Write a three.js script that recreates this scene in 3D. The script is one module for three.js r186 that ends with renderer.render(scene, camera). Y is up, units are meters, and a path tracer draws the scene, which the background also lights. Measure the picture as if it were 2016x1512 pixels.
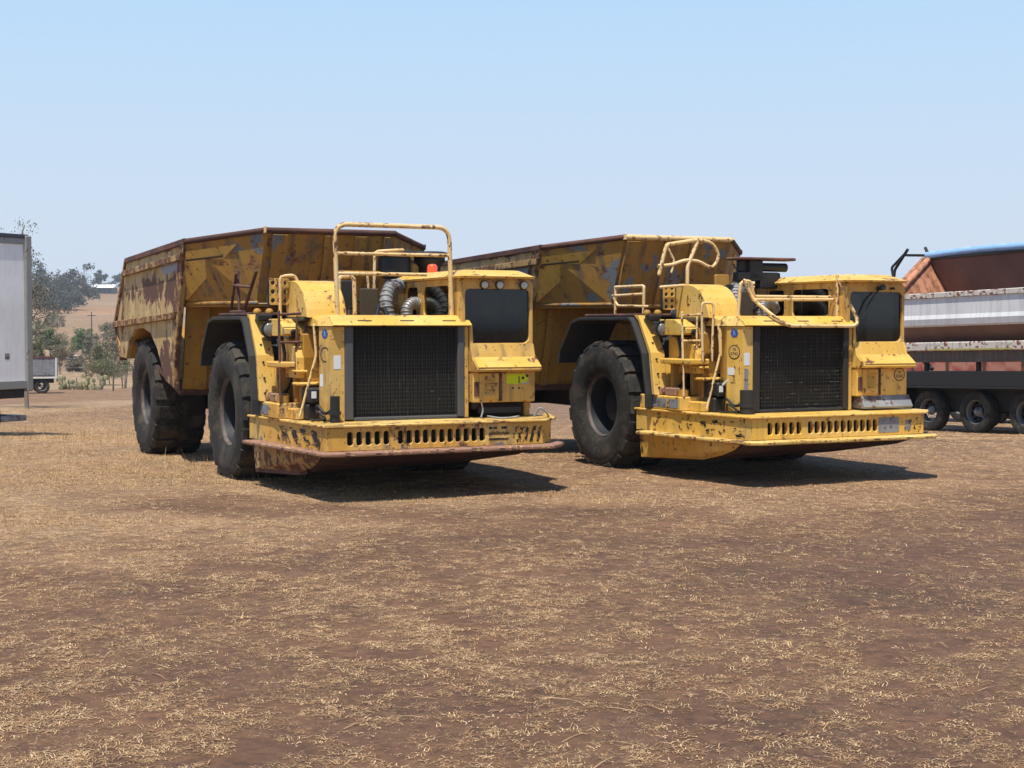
import * as THREE from 'three';
import { mergeGeometries, toCreasedNormals } from 'three/addons/utils/BufferGeometryUtils.js';
import { ConvexGeometry } from 'three/addons/geometries/ConvexGeometry.js';

// ------------------------------------------------------------------ camera, sky, sun, exposure
const scene = new THREE.Scene();
const EYE = 2.0;
const camera = new THREE.PerspectiveCamera(2 * Math.atan(756 / 2900) * 180 / Math.PI, 4 / 3, 0.1, 6000);
camera.position.set(0, EYE, 0);
camera.rotation.x = -Math.atan(116 / 2900);

const renderer = new THREE.WebGLRenderer({ antialias: true });
renderer.toneMapping = THREE.LinearToneMapping;
renderer.toneMappingExposure = 1.14;
renderer.shadowMap.enabled = true;

const SUN = new THREE.Vector3(-0.11, 0.92, 0.35).normalize();
{
  const W = 512, H = 256, d = new Float32Array(W * H * 4);
  const stops = [[0, 0.70, 0.79, 0.92], [0.06, 0.65, 0.765, 0.91], [0.12, 0.59, 0.75, 0.935], [0.21, 0.495, 0.72, 0.975], [0.36, 0.27, 0.46, 0.76], [0.6, 0.14, 0.28, 0.56], [1, 0.09, 0.19, 0.42]];
  for (let j = 0; j < H; j++) {
    const el = ((j + 0.5) / H - 0.5) * Math.PI, s = Math.sin(el), a = Math.abs(s);
    let k = 0; while (k < stops.length - 2 && stops[k + 1][0] < a) k++;
    const A = stops[k], B = stops[k + 1], f = Math.min(1, Math.max(0, (a - A[0]) / (B[0] - A[0])));
    for (let i = 0; i < W; i++) {
      const o = (j * W + i) * 4;
      const az = ((i + 0.5) / W - 0.5) * 2 * Math.PI;
      const dir = new THREE.Vector3(Math.cos(el) * Math.cos(az), s, Math.cos(el) * Math.sin(az));
      const c = Math.max(0, dir.dot(SUN)), glow = 0.12 * Math.pow(c, 12) + 0.4 * Math.pow(c, 90);
      for (let q = 0; q < 3; q++) d[o + q] = 0.88 * (A[q + 1] + (B[q + 1] - A[q + 1]) * f) * (s < 0 ? 0.55 : 1) + (s > 0 ? glow : 0);
      d[o + 3] = 1;
    }
  }
  const t = new THREE.DataTexture(d, W, H, THREE.RGBAFormat, THREE.FloatType);
  t.mapping = THREE.EquirectangularReflectionMapping; t.magFilter = t.minFilter = THREE.LinearFilter; t.needsUpdate = true;
  scene.background = t; scene.environment = t;
}
const sun = new THREE.DirectionalLight(new THREE.Color(1.0, 0.93, 0.80), 5.0);
sun.position.copy(SUN).multiplyScalar(80); sun.target.position.set(0, 0, -24); sun.position.add(sun.target.position);
sun.castShadow = true; sun.shadow.mapSize.set(4096, 4096);
Object.assign(sun.shadow.camera, { left: -30, right: 30, top: 30, bottom: -30, near: 1, far: 200 });
scene.add(sun, sun.target);
scene.fog = new THREE.FogExp2(new THREE.Color(0.80, 0.86, 0.95), 0.00024);

// ------------------------------------------------------------------ random numbers, noise
let seed = 12345;
const rnd = () => { seed = (seed * 1664525 + 1013904223) >>> 0; return seed / 4294967296; };
const rr = (a, b) => a + (b - a) * rnd();
const pick = (a) => a[Math.floor(rnd() * a.length) % a.length];
const lerp = (a, b, t) => a + (b - a) * t;
const clamp = (x, a = 0, b = 1) => Math.min(b, Math.max(a, x));
const sstep = (a, b, x) => { const t = clamp((x - a) / (b - a)); return t * t * (3 - 2 * t); };
const hash = (x, y, s) => { let h = (x * 374761393 + y * 668265263 + s * 974634643) | 0; h = Math.imul(h ^ (h >>> 13), 1274126177); h ^= h >>> 16; return (h >>> 0) / 4294967296; };
function vn(x, y, p, s, p2 = p) {           // value noise, p = lattice period (0: none)
  const xi = Math.floor(x), yi = Math.floor(y), fx = x - xi, fy = y - yi;
  const m = (v, q) => q ? ((v % q) + q) % q : v;
  const x0 = m(xi, p), x1 = m(xi + 1, p), y0 = m(yi, p2), y1 = m(yi + 1, p2);
  const u = fx * fx * (3 - 2 * fx), v = fy * fy * (3 - 2 * fy);
  const a = hash(x0, y0, s), b = hash(x1, y0, s), c = hash(x0, y1, s), d = hash(x1, y1, s);
  return a + (b - a) * u + (c - a) * v + (a - b - c + d) * u * v;
}
function fbm(x, y, p, s, oct = 4, p2 = p) { let r = 0, a = 0.5, t = 0; for (let k = 0; k < oct; k++) { r += a * vn(x, y, p, s + k * 17, p2); t += a; x *= 2; y *= 2; p *= 2; p2 *= 2; a *= 0.5; } return r / t; }
const toS = (v) => { v = clamp(v); return Math.round(255 * (v <= 0.0031308 ? 12.92 * v : 1.055 * Math.pow(v, 1 / 2.4) - 0.055)); };
function makeTex(w, h, fn, { srgb = true, repeat = 0 } = {}) {   // fn(u, v, out) writes linear colour into out
  const d = new Uint8Array(w * h * 4), out = [0, 0, 0, 1];
  for (let j = 0; j < h; j++) for (let i = 0; i < w; i++) {
    out[3] = 1; fn((i + 0.5) / w, (j + 0.5) / h, out);
    const o = (j * w + i) * 4;
    for (let q = 0; q < 3; q++) d[o + q] = srgb ? toS(out[q]) : Math.round(255 * clamp(out[q]));
    d[o + 3] = Math.round(255 * clamp(out[3]));
  }
  const t = new THREE.DataTexture(d, w, h, THREE.RGBAFormat);
  t.magFilter = THREE.LinearFilter; t.minFilter = THREE.LinearMipmapLinearFilter; t.generateMipmaps = true;
  t.wrapS = t.wrapT = THREE.RepeatWrapping; if (srgb) t.colorSpace = THREE.SRGBColorSpace;
  if (repeat) t.repeat.set(1 / repeat, 1 / repeat);
  t.needsUpdate = true; return t;
}
const mix3 = (o, c, t) => { o[0] += (c[0] - o[0]) * t; o[1] += (c[1] - o[1]) * t; o[2] += (c[2] - o[2]) * t; };

// ------------------------------------------------------------------ materials
const RUST = [0.105, 0.045, 0.028], RUST2 = [0.19, 0.075, 0.035], PRIMER = [0.15, 0.165, 0.185], GRIME = [0.12, 0.09, 0.055];
function paintTex(base, o) {        // weathered paint: tone drift, dirt runs, primer patches, chips and rust
  const { rust = 0.3, primer = 0.1, grime = 0.4, s = 1, fade = [0.78, 0.56, 0.20] } = o;
  return makeTex(768, 768, (u, v, c) => {
    const P = 4, x = u * P, y = v * P;
    const n1 = fbm(x, y, P, s, 5), n2 = fbm(x * 4, y * 4, P * 4, s + 50, 4), n3 = fbm(x * 16, y * 16, P * 16, s + 90, 2);
    const run = fbm(x * 8, y, P * 8, s + 130, 4, P);
    c[0] = base[0]; c[1] = base[1]; c[2] = base[2];
    mix3(c, fade, clamp((n1 - 0.42) * 2.2, 0, 0.75));
    const k = 0.86 + 0.28 * n2; c[0] *= k; c[1] *= k; c[2] *= k;
    mix3(c, GRIME, grime * clamp((run * 0.6 + n2 * 0.5 - 0.52) * 3.2, 0, 0.75));
    const pr = n1 * 0.55 + n2 * 0.3 + n3 * 0.15;
    if (primer) mix3(c, PRIMER, sstep(0.66 - primer * 0.22, 0.68 - primer * 0.22, fbm(x * 1.5 + 7, y * 1.5 + 3, P * 1.5, s + 200, 3) * 0.7 + n2 * 0.3));
    const th = 0.70 - rust * 0.17, q = fbm(x * 4, y * 3, P * 4, s + 300, 3, P * 3) * 0.36 + n2 * 0.16 + n3 * 0.30 + run * 0.18;
    mix3(c, RUST2, sstep(th - 0.05, th, q) * 0.7);
    mix3(c, RUST, sstep(th - 0.005, th + 0.035, q) * 0.92);
    if (n3 > 0.80) mix3(c, RUST, 0.55);
  }, { repeat: 2.4 });
}
const std = (p) => new THREE.MeshStandardMaterial({ roughness: 0.7, metalness: 0, side: THREE.DoubleSide, ...p });
const lin = (r, g, b) => new THREE.Color().setRGB(r, g, b);
const Y = [0.69, 0.412, 0.07];
const M = {};
M.yellow = std({ map: paintTex(Y, { rust: 0.2, primer: 0.0, grime: 0.3, s: 3 }), roughness: 0.5 });
M.worn = std({ map: paintTex([0.62, 0.34, 0.06], { rust: 0.42, primer: 0.12, grime: 0.9, s: 23 }), roughness: 0.68 });
M.bed = std({ map: paintTex([0.35, 0.18, 0.032], { rust: 0.30, primer: 0.22, grime: 1.0, s: 47, fade: [0.36, 0.21, 0.052] }), roughness: 0.72 });  // base and grime darkened: headboard shade is put into the paint
M.plain = std({ map: paintTex([0.42, 0.22, 0.031], { rust: 0.12, primer: 0, grime: 0.45, s: 61, fade: [0.44, 0.255, 0.055] }), roughness: 0.62 });  // lowered with the bed: shade of the lower bed front is in this paint
M.rail = std({ map: paintTex([0.72, 0.50, 0.22], { rust: 0.5, primer: 0.0, grime: 0.2, s: 71, fade: [0.82, 0.66, 0.44] }), roughness: 0.6 });
M.cabskin = std({ map: paintTex([0.62, 0.36, 0.07], { rust: 0.24, primer: 0.0, grime: 0.7, s: 83, fade: [0.66, 0.44, 0.15] }), roughness: 0.55 });
const rustTex = makeTex(512, 512, (u, v, c) => {
  const x = u * 6, y = v * 6, n = fbm(x, y, 6, 411, 5), m = fbm(x * 6, y * 6, 36, 431, 3);
  c[0] = 0.075; c[1] = 0.036; c[2] = 0.030; mix3(c, [0.17, 0.075, 0.05], clamp((n - 0.4) * 2.6)); mix3(c, [0.05, 0.028, 0.025], clamp((m - 0.55) * 3));
}, { repeat: 1.6 });
M.rustDark = std({ map: rustTex, color: lin(0.5, 0.5, 0.5), roughness: 0.95 });  // halved rust: on the skid it holds the shelf shade as well as oil
M.rust = std({ map: rustTex, roughness: 0.9 });
M.rustPink = std({ map: makeTex(512, 512, (u, v, c) => {
  const x = u * 6, y = v * 6, n = fbm(x, y, 6, 511, 5), m = fbm(x * 5, y * 5, 30, 531, 3);
  c[0] = 0.30; c[1] = 0.165; c[2] = 0.115; mix3(c, [0.16, 0.075, 0.05], clamp((n - 0.42) * 2.4)); mix3(c, [0.52, 0.34, 0.14], sstep(0.56, 0.6, m * 0.6 + n * 0.4)); mix3(c, [0.07, 0.04, 0.03], sstep(0.66, 0.7, m));
}, { repeat: 1.5 }), roughness: 0.9 });
M.shelfYellow = std({ map: paintTex([0.62, 0.40, 0.10], { rust: 0.62, primer: 0.0, grime: 0.9, s: 95 }), roughness: 0.75 });
M.rustyPaint = std({ map: paintTex([0.40, 0.25, 0.09], { rust: 1.15, primer: 0, grime: 1, s: 107, fade: [0.46, 0.33, 0.15] }), roughness: 0.85 });
M.black = std({ color: lin(0.012, 0.012, 0.013), roughness: 0.55 });
M.dark = std({ color: lin(0.022, 0.020, 0.018), roughness: 0.75 });
M.oily = std({ color: lin(0.055, 0.042, 0.026), roughness: 0.7 });
M.primer = std({ map: makeTex(256, 256, (u, v, c) => { const n = fbm(u * 6, v * 6, 6, 611, 4); c[0] = 0.17 + 0.1 * n; c[1] = 0.18 + 0.1 * n; c[2] = 0.20 + 0.1 * n; if (fbm(u * 20, v * 20, 20, 623, 3) > 0.68) mix3(c, RUST, 0.8); }, { repeat: 1 }), roughness: 0.7 });
M.steel = std({ map: makeTex(256, 256, (u, v, c) => { const n = fbm(u * 5, v * 5, 5, 711, 4); c[0] = 0.16 + 0.16 * n; c[1] = 0.17 + 0.16 * n; c[2] = 0.18 + 0.16 * n; if (fbm(u * 14, v * 14, 14, 723, 3) > 0.64) mix3(c, RUST, 0.85); }, { repeat: 0.9 }), roughness: 0.6 });
M.rubber = std({ map: makeTex(512, 512, (u, v, c) => { const n = fbm(u * 6, v * 6, 6, 811, 5), m = fbm(u * 40, v * 40, 40, 823, 2); const k = 0.012 + 0.010 * n; c[0] = k * 1.06; c[1] = k; c[2] = k * 0.92; mix3(c, [0.11, 0.085, 0.058], clamp((n * 0.8 + m * 0.35 - 0.56) * 2.2, 0, 0.38)); }, { repeat: 1.2 }), roughness: 0.85 });
M.flap = std({ map: makeTex(256, 256, (u, v, c) => { const n = fbm(u * 4, v * 4, 4, 861, 4); const k = 0.016 + 0.02 * n; c[0] = k; c[1] = k; c[2] = k * 1.05; }, { repeat: 0.8 }), roughness: 0.7 });
M.lens = new THREE.MeshPhysicalMaterial({ color: lin(0.16, 0.16, 0.155), roughness: 0.2, clearcoat: 1 });
M.lensWhite = new THREE.MeshPhysicalMaterial({ color: lin(0.55, 0.55, 0.52), roughness: 0.3, clearcoat: 0.6 });
M.glass = new THREE.MeshPhysicalMaterial({ color: lin(0.37, 0.395, 0.38), roughness: 0.04, transmission: 1, thickness: 0, ior: 1.5, side: THREE.DoubleSide });
M.gauze = std({ color: lin(0.05, 0.048, 0.043), roughness: 0.6, metalness: 0.5 });
M.core = std({ color: lin(0.020, 0.020, 0.020), roughness: 0.8 });
M.foil = std({ color: lin(0.26, 0.26, 0.26), roughness: 0.5, metalness: 0.5 });
M.orange = new THREE.MeshPhysicalMaterial({ color: lin(0.85, 0.10, 0.02), roughness: 0.25, clearcoat: 0.6 });
M.lime = std({ color: lin(0.50, 0.68, 0.01), roughness: 0.6 });
M.whiteLabel = std({ color: lin(0.68, 0.70, 0.74), roughness: 0.5 });
M.bone = std({ color: lin(0.62, 0.60, 0.55), roughness: 0.6 });
M.rimRust = std({ map: rustTex, color: lin(1.05, 1.75, 2.1), roughness: 0.65 });
M.hub = std({ color: lin(0.022, 0.025, 0.033), roughness: 0.55 });
M.pinkRag = std({ color: lin(0.62, 0.36, 0.42), roughness: 0.8 });
M.seat = std({ color: lin(0.03, 0.03, 0.032), roughness: 0.9 });
M.trim = std({ color: lin(0.22, 0.22, 0.19), roughness: 0.8 });

// ------------------------------------------------------------------ geometry helpers
const V3 = (x, y, z) => new THREE.Vector3(x, y, z);
function uvBox(g0) {                // uv in metres from the dominant axis of each face
  const g = g0.index ? g0.toNonIndexed() : g0, p = g.attributes.position, uv = new Float32Array(p.count * 2);
  const ou = rr(0, 7), ov = rr(0, 7), a = V3(), b = V3(), c = V3(), n = V3();
  for (let i = 0; i < p.count; i += 3) {
    a.fromBufferAttribute(p, i); b.fromBufferAttribute(p, i + 1); c.fromBufferAttribute(p, i + 2);
    n.copy(b).sub(a).cross(c.clone().sub(a));
    const ax = Math.abs(n.x), ay = Math.abs(n.y), az = Math.abs(n.z);
    [a, b, c].forEach((q, k) => {
      const s = ax >= ay && ax >= az ? [q.z, q.y] : az >= ay ? [q.x, q.y] : [q.x, q.z];
      uv[(i + k) * 2] = s[0] + ou; uv[(i + k) * 2 + 1] = s[1] + ov;
    });
  }
  g.setAttribute('uv', new THREE.BufferAttribute(uv, 2)); return g;
}
const flat = (g) => { const q = g.index ? g.toNonIndexed() : g; q.computeVertexNormals(); return q; };
const strip = (g) => { const q = g.index ? g.toNonIndexed() : g; for (const k of Object.keys(q.attributes)) if (!['position', 'normal', 'uv'].includes(k)) q.deleteAttribute(k); if (!q.attributes.uv) q.setAttribute('uv', new THREE.BufferAttribute(new Float32Array(q.attributes.position.count * 2), 2)); if (!q.attributes.normal) q.computeVertexNormals(); return q; };
const merge = (l) => mergeGeometries(l.map(strip));
function cbox(x0, x1, y0, y1, z0, z1, c = 0.012) {   // chamfered box
  c = Math.min(c, (x1 - x0) * 0.4, (y1 - y0) * 0.4, (z1 - z0) * 0.4);
  const p = [];
  for (const [X, a] of [[x0, 1], [x1, -1]]) for (const [Yy, b] of [[y0, 1], [y1, -1]]) for (const [Z, d] of [[z0, 1], [z1, -1]]) {
    p.push(V3(X, Yy + b * c, Z + d * c), V3(X + a * c, Yy, Z + d * c), V3(X + a * c, Yy + b * c, Z));
  }
  return new ConvexGeometry(p);
}
const hull = (pts) => new ConvexGeometry(pts.map((p) => V3(...p)));
function shapeOf(pts) { return pts instanceof THREE.Shape ? pts : new THREE.Shape(pts.map((p) => new THREE.Vector2(p[0], p[1]))); }
function prism(pts, z0, z1, bev = 0.008) {           // profile in x-y, pushed along z
  const g = new THREE.ExtrudeGeometry(shapeOf(pts), { depth: z1 - z0 - 2 * bev, bevelEnabled: bev > 0, bevelThickness: bev, bevelSize: bev, bevelOffset: -bev, bevelSegments: 1, curveSegments: 8 });
  g.translate(0, 0, z0 + bev); return g;
}
function plan(pts, y0, y1, bev = 0.008) {            // outline in x-z, pushed up
  const g = prism(pts.map(([x, z]) => [x, -z]), y0, y1, bev); g.rotateX(-Math.PI / 2); return g;
}
function frontal(shape, x0, x1, bev = 0.006) {       // outline in z-y (shape x = z), pushed along x
  const g = prism(shape, x0, x1, bev); g.applyMatrix4(new THREE.Matrix4().set(0, 0, 1, 0, 0, 1, 0, 0, 1, 0, 0, 0, 0, 0, 0, 1));
  const q = g.index ? g.toNonIndexed() : g, p = q.attributes.position;   // the swap mirrors, so turn the faces round
  for (let i = 0; i < p.count; i += 3) for (const k of ['x', 'y', 'z']) { const s = 'get' + k.toUpperCase(), t = 'set' + k.toUpperCase(); const a = p[s](i + 1); p[t](i + 1, p[s](i + 2)); p[t](i + 2, a); }
  q.deleteAttribute('normal'); q.computeVertexNormals(); return q;
}
function rrect(x0, x1, y0, y1, r) {
  const s = new THREE.Shape(); r = Array.isArray(r) ? r : [r, r, r, r];
  s.moveTo(x0 + r[0], y0); s.lineTo(x1 - r[1], y0); s.quadraticCurveTo(x1, y0, x1, y0 + r[1]); s.lineTo(x1, y1 - r[2]); s.quadraticCurveTo(x1, y1, x1 - r[2], y1);
  s.lineTo(x0 + r[3], y1); s.quadraticCurveTo(x0, y1, x0, y1 - r[3]); s.lineTo(x0, y0 + r[0]); s.quadraticCurveTo(x0, y0, x0 + r[0], y0); return s;
}
function slab(a, b, c, d, t) {      // four corners and a thickness towards the back
  const A = V3(...a), B = V3(...b), C = V3(...c), D = V3(...d), n = B.clone().sub(A).cross(D.clone().sub(A)).normalize().multiplyScalar(-t);
  return new ConvexGeometry([A, B, C, D, A.clone().add(n), B.clone().add(n), C.clone().add(n), D.clone().add(n)]);
}
function loft(rings, cap = true) {  // rings of equal length, each [[x,y,z]...]
  const pos = [], tri = (a, b, c) => pos.push(...a, ...b, ...c);
  for (let r = 0; r + 1 < rings.length; r++) { const A = rings[r], B = rings[r + 1], n = A.length; for (let i = 0; i < n; i++) { const j = (i + 1) % n; tri(A[i], A[j], B[j]); tri(A[i], B[j], B[i]); } }
  if (cap) for (const R of [rings[0], rings[rings.length - 1]]) { const c = R.reduce((s, p) => [s[0] + p[0] / R.length, s[1] + p[1] / R.length, s[2] + p[2] / R.length], [0, 0, 0]); for (let i = 0; i < R.length; i++) tri(c, R[i], R[(i + 1) % R.length]); }
  const g = new THREE.BufferGeometry(); g.setAttribute('position', new THREE.BufferAttribute(new Float32Array(pos), 3)); g.computeVertexNormals(); return g;
}
function pipe(pts, r = 0.02, bend = 0.08, seg = 8) { // bent tube through points, corners rounded
  const P = pts.map((p) => V3(...p)), path = new THREE.CurvePath();
  let prev = P[0]; let len = 0;
  for (let i = 1; i < P.length; i++) {
    if (i === P.length - 1) { path.add(new THREE.LineCurve3(prev, P[i])); break; }
    const din = P[i].clone().sub(P[i - 1]), dout = P[i + 1].clone().sub(P[i]), b = Math.min(bend, din.length() * 0.45, dout.length() * 0.45);
    const a = P[i].clone().addScaledVector(din.normalize(), -b), c = P[i].clone().addScaledVector(dout.normalize(), b);
    path.add(new THREE.LineCurve3(prev, a)); path.add(new THREE.QuadraticBezierCurve3(a, P[i], c)); prev = c;
  }
  const g = new THREE.TubeGeometry(path, P.length < 3 ? 2 : Math.min(110, Math.ceil(path.getLength() / 0.035)), r, seg, false);
  return merge([g, ball(P[0], r), ball(P[P.length - 1], r)]);
}
function ball(p, r) { const g = new THREE.SphereGeometry(r, 8, 6); g.translate(p.x, p.y, p.z); return g; }
function curveTube(pts, r, seg = 24, rad = 8) { return new THREE.TubeGeometry(new THREE.CatmullRomCurve3(pts.map((p) => V3(...p))), seg, r, rad, false); }
function cyl(a, b, r0, r1 = r0, seg = 20) {
  const A = V3(...a), B = V3(...b), d = B.clone().sub(A), g = new THREE.CylinderGeometry(r1, r0, d.length(), seg, 1);
  g.applyQuaternion(new THREE.Quaternion().setFromUnitVectors(V3(0, 1, 0), d.clone().normalize())); g.translate((A.x + B.x) / 2, (A.y + B.y) / 2, (A.z + B.z) / 2); return g;
}
function disc(at, axis, profile, seg = 24) {         // lathe profile [[r, along]...] about an axis
  const g = new THREE.LatheGeometry(profile.map((p) => new THREE.Vector2(p[0], p[1])), seg);
  g.applyQuaternion(new THREE.Quaternion().setFromUnitVectors(V3(0, 1, 0), V3(...axis).normalize())); g.translate(...at); return g;
}
function mesh(name, g, m, parent, uv = true) {
  if (uv) g = uvBox(g);
  const o = new THREE.Mesh(g, m); o.name = name; o.castShadow = o.receiveShadow = true; (parent || scene).add(o); return o;
}
const part = (parent, name, g, m, label) => { const o = mesh(name, Array.isArray(g) ? merge(g) : g, m, parent); if (label) o.userData.label = label; return o; };
const usedNames = {};
const numbered = (n) => { const k = usedNames[n] = (usedNames[n] ?? -1) + 1; return k ? n + '_' + String(k).padStart(3, '0') : n; };
function thing(name, label, category, pos = [0, 0, 0], turn = 0, group) {
  const o = new THREE.Group(); o.name = numbered(name); o.position.set(...pos); o.rotation.y = turn; o.userData = { label, category }; if (group) o.userData.group = group; scene.add(o); return o;
}
function copyOf(src, pos, turn = 0, scale = 1, label) {
  const o = src.clone(); o.name = numbered(src.name.replace(/_\d{3}$/, '')); o.position.set(...pos); o.rotation.y = turn; o.scale.setScalar(scale); o.userData = { ...src.userData }; if (label) o.userData.label = label; scene.add(o); return o;
}
function structure(o, name) { o.name = name; o.userData.kind = 'structure'; return o; }
function decal(parent, name, c, tex, label, rough = 0.6) { // flat print on a quad: corners lower left, lower right, upper right, upper left
  const g = new THREE.BufferGeometry(); const [a, b, d, e] = c;
  g.setAttribute('position', new THREE.BufferAttribute(new Float32Array([...a, ...b, ...d, ...a, ...d, ...e]), 3));
  g.setAttribute('uv', new THREE.BufferAttribute(new Float32Array([0, 0, 1, 0, 1, 1, 0, 0, 1, 1, 0, 1]), 2)); g.computeVertexNormals();
  const o = mesh(name, g, std({ map: tex, roughness: rough, alphaTest: 0.5 }), parent, false); if (label) o.userData.label = label; return o;
}
function canvasTex(w, h, draw) { const c = document.createElement('canvas'); c.width = w; c.height = h; const x = c.getContext('2d'); draw(x, w, h); const t = new THREE.CanvasTexture(c); t.colorSpace = THREE.SRGBColorSpace; return t; }

// ------------------------------------------------------------------ ground and hills
const prof = [[0, 0], [24, 0], [34, -0.5], [60, -1.35], [90, -2.1], [115, -2.5], [150, -3.0], [200, -3.85], [250, -3.9], [300, -3.1], [400, -0.8], [500, 2.0], [650, 7.0], [800, 13.0], [950, 21.5], [1080, 29.5], [1150, 31.5], [1400, 30], [2200, 20], [6000, 15]];
function groundY(x, z) {
  const D = -z; if (D <= 0) return 0;
  let k = 0; while (k < prof.length - 2 && prof[k + 1][0] < D) k++;
  const h = (i) => prof[clamp(i, 0, prof.length - 1)], [x0, y0] = h(k), [x1, y1] = h(k + 1), t = clamp((D - x0) / (x1 - x0));
  const m0 = k > 0 ? (y1 - h(k - 1)[1]) / (x1 - h(k - 1)[0]) : 0, m1 = k < prof.length - 2 ? (h(k + 2)[1] - y0) / (h(k + 2)[0] - x0) : 0, w = x1 - x0;
  const t2 = t * t, t3 = t2 * t;
  let y = (2 * t3 - 3 * t2 + 1) * y0 + (t3 - 2 * t2 + t) * w * m0 + (-2 * t3 + 3 * t2) * y1 + (t3 - t2) * w * m1;
  if (D > 150) y += (vn(x * 0.012, z * 0.012, 0, 5) - 0.5) * Math.min(6, (D - 150) * 0.01);
  return y;
}
const DIRT_TILE = 5.0;
const SOIL = [0.140, 0.070, 0.037];
const soilTo = (r, g, b, k = 1) => [k * r / SOIL[0], k * g / SOIL[1], k * b / SOIL[2]];   // the tint that turns the soil texture into this colour
const tanside = (x, z) => { const D = -z, d0 = 13.4 + clamp(x + 5, -4, 12) * 0.36; return lerp(1, 0.42, sstep(-5, 3, x)) * sstep(d0 - 1.2, d0 + 2.0, D + (fbm(x * 0.32, z * 0.42, 0, 901, 4) - 0.5) * 7); };
const straw = (x, z) => {           // how much dry grass lies at a place (0..1)
  const n = fbm(x * 0.32, z * 0.42, 0, 901, 4), m = fbm(x * 1.1 + 9, z * 1.6, 0, 921, 3), D = -z;
  const left = tanside(x, z);
  const mid = 0;
  return clamp((n - 0.5) * 0.8 + (m - 0.5) * 0.55 + 0.22 + 0.6 * left + mid, 0, 1);
};
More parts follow.
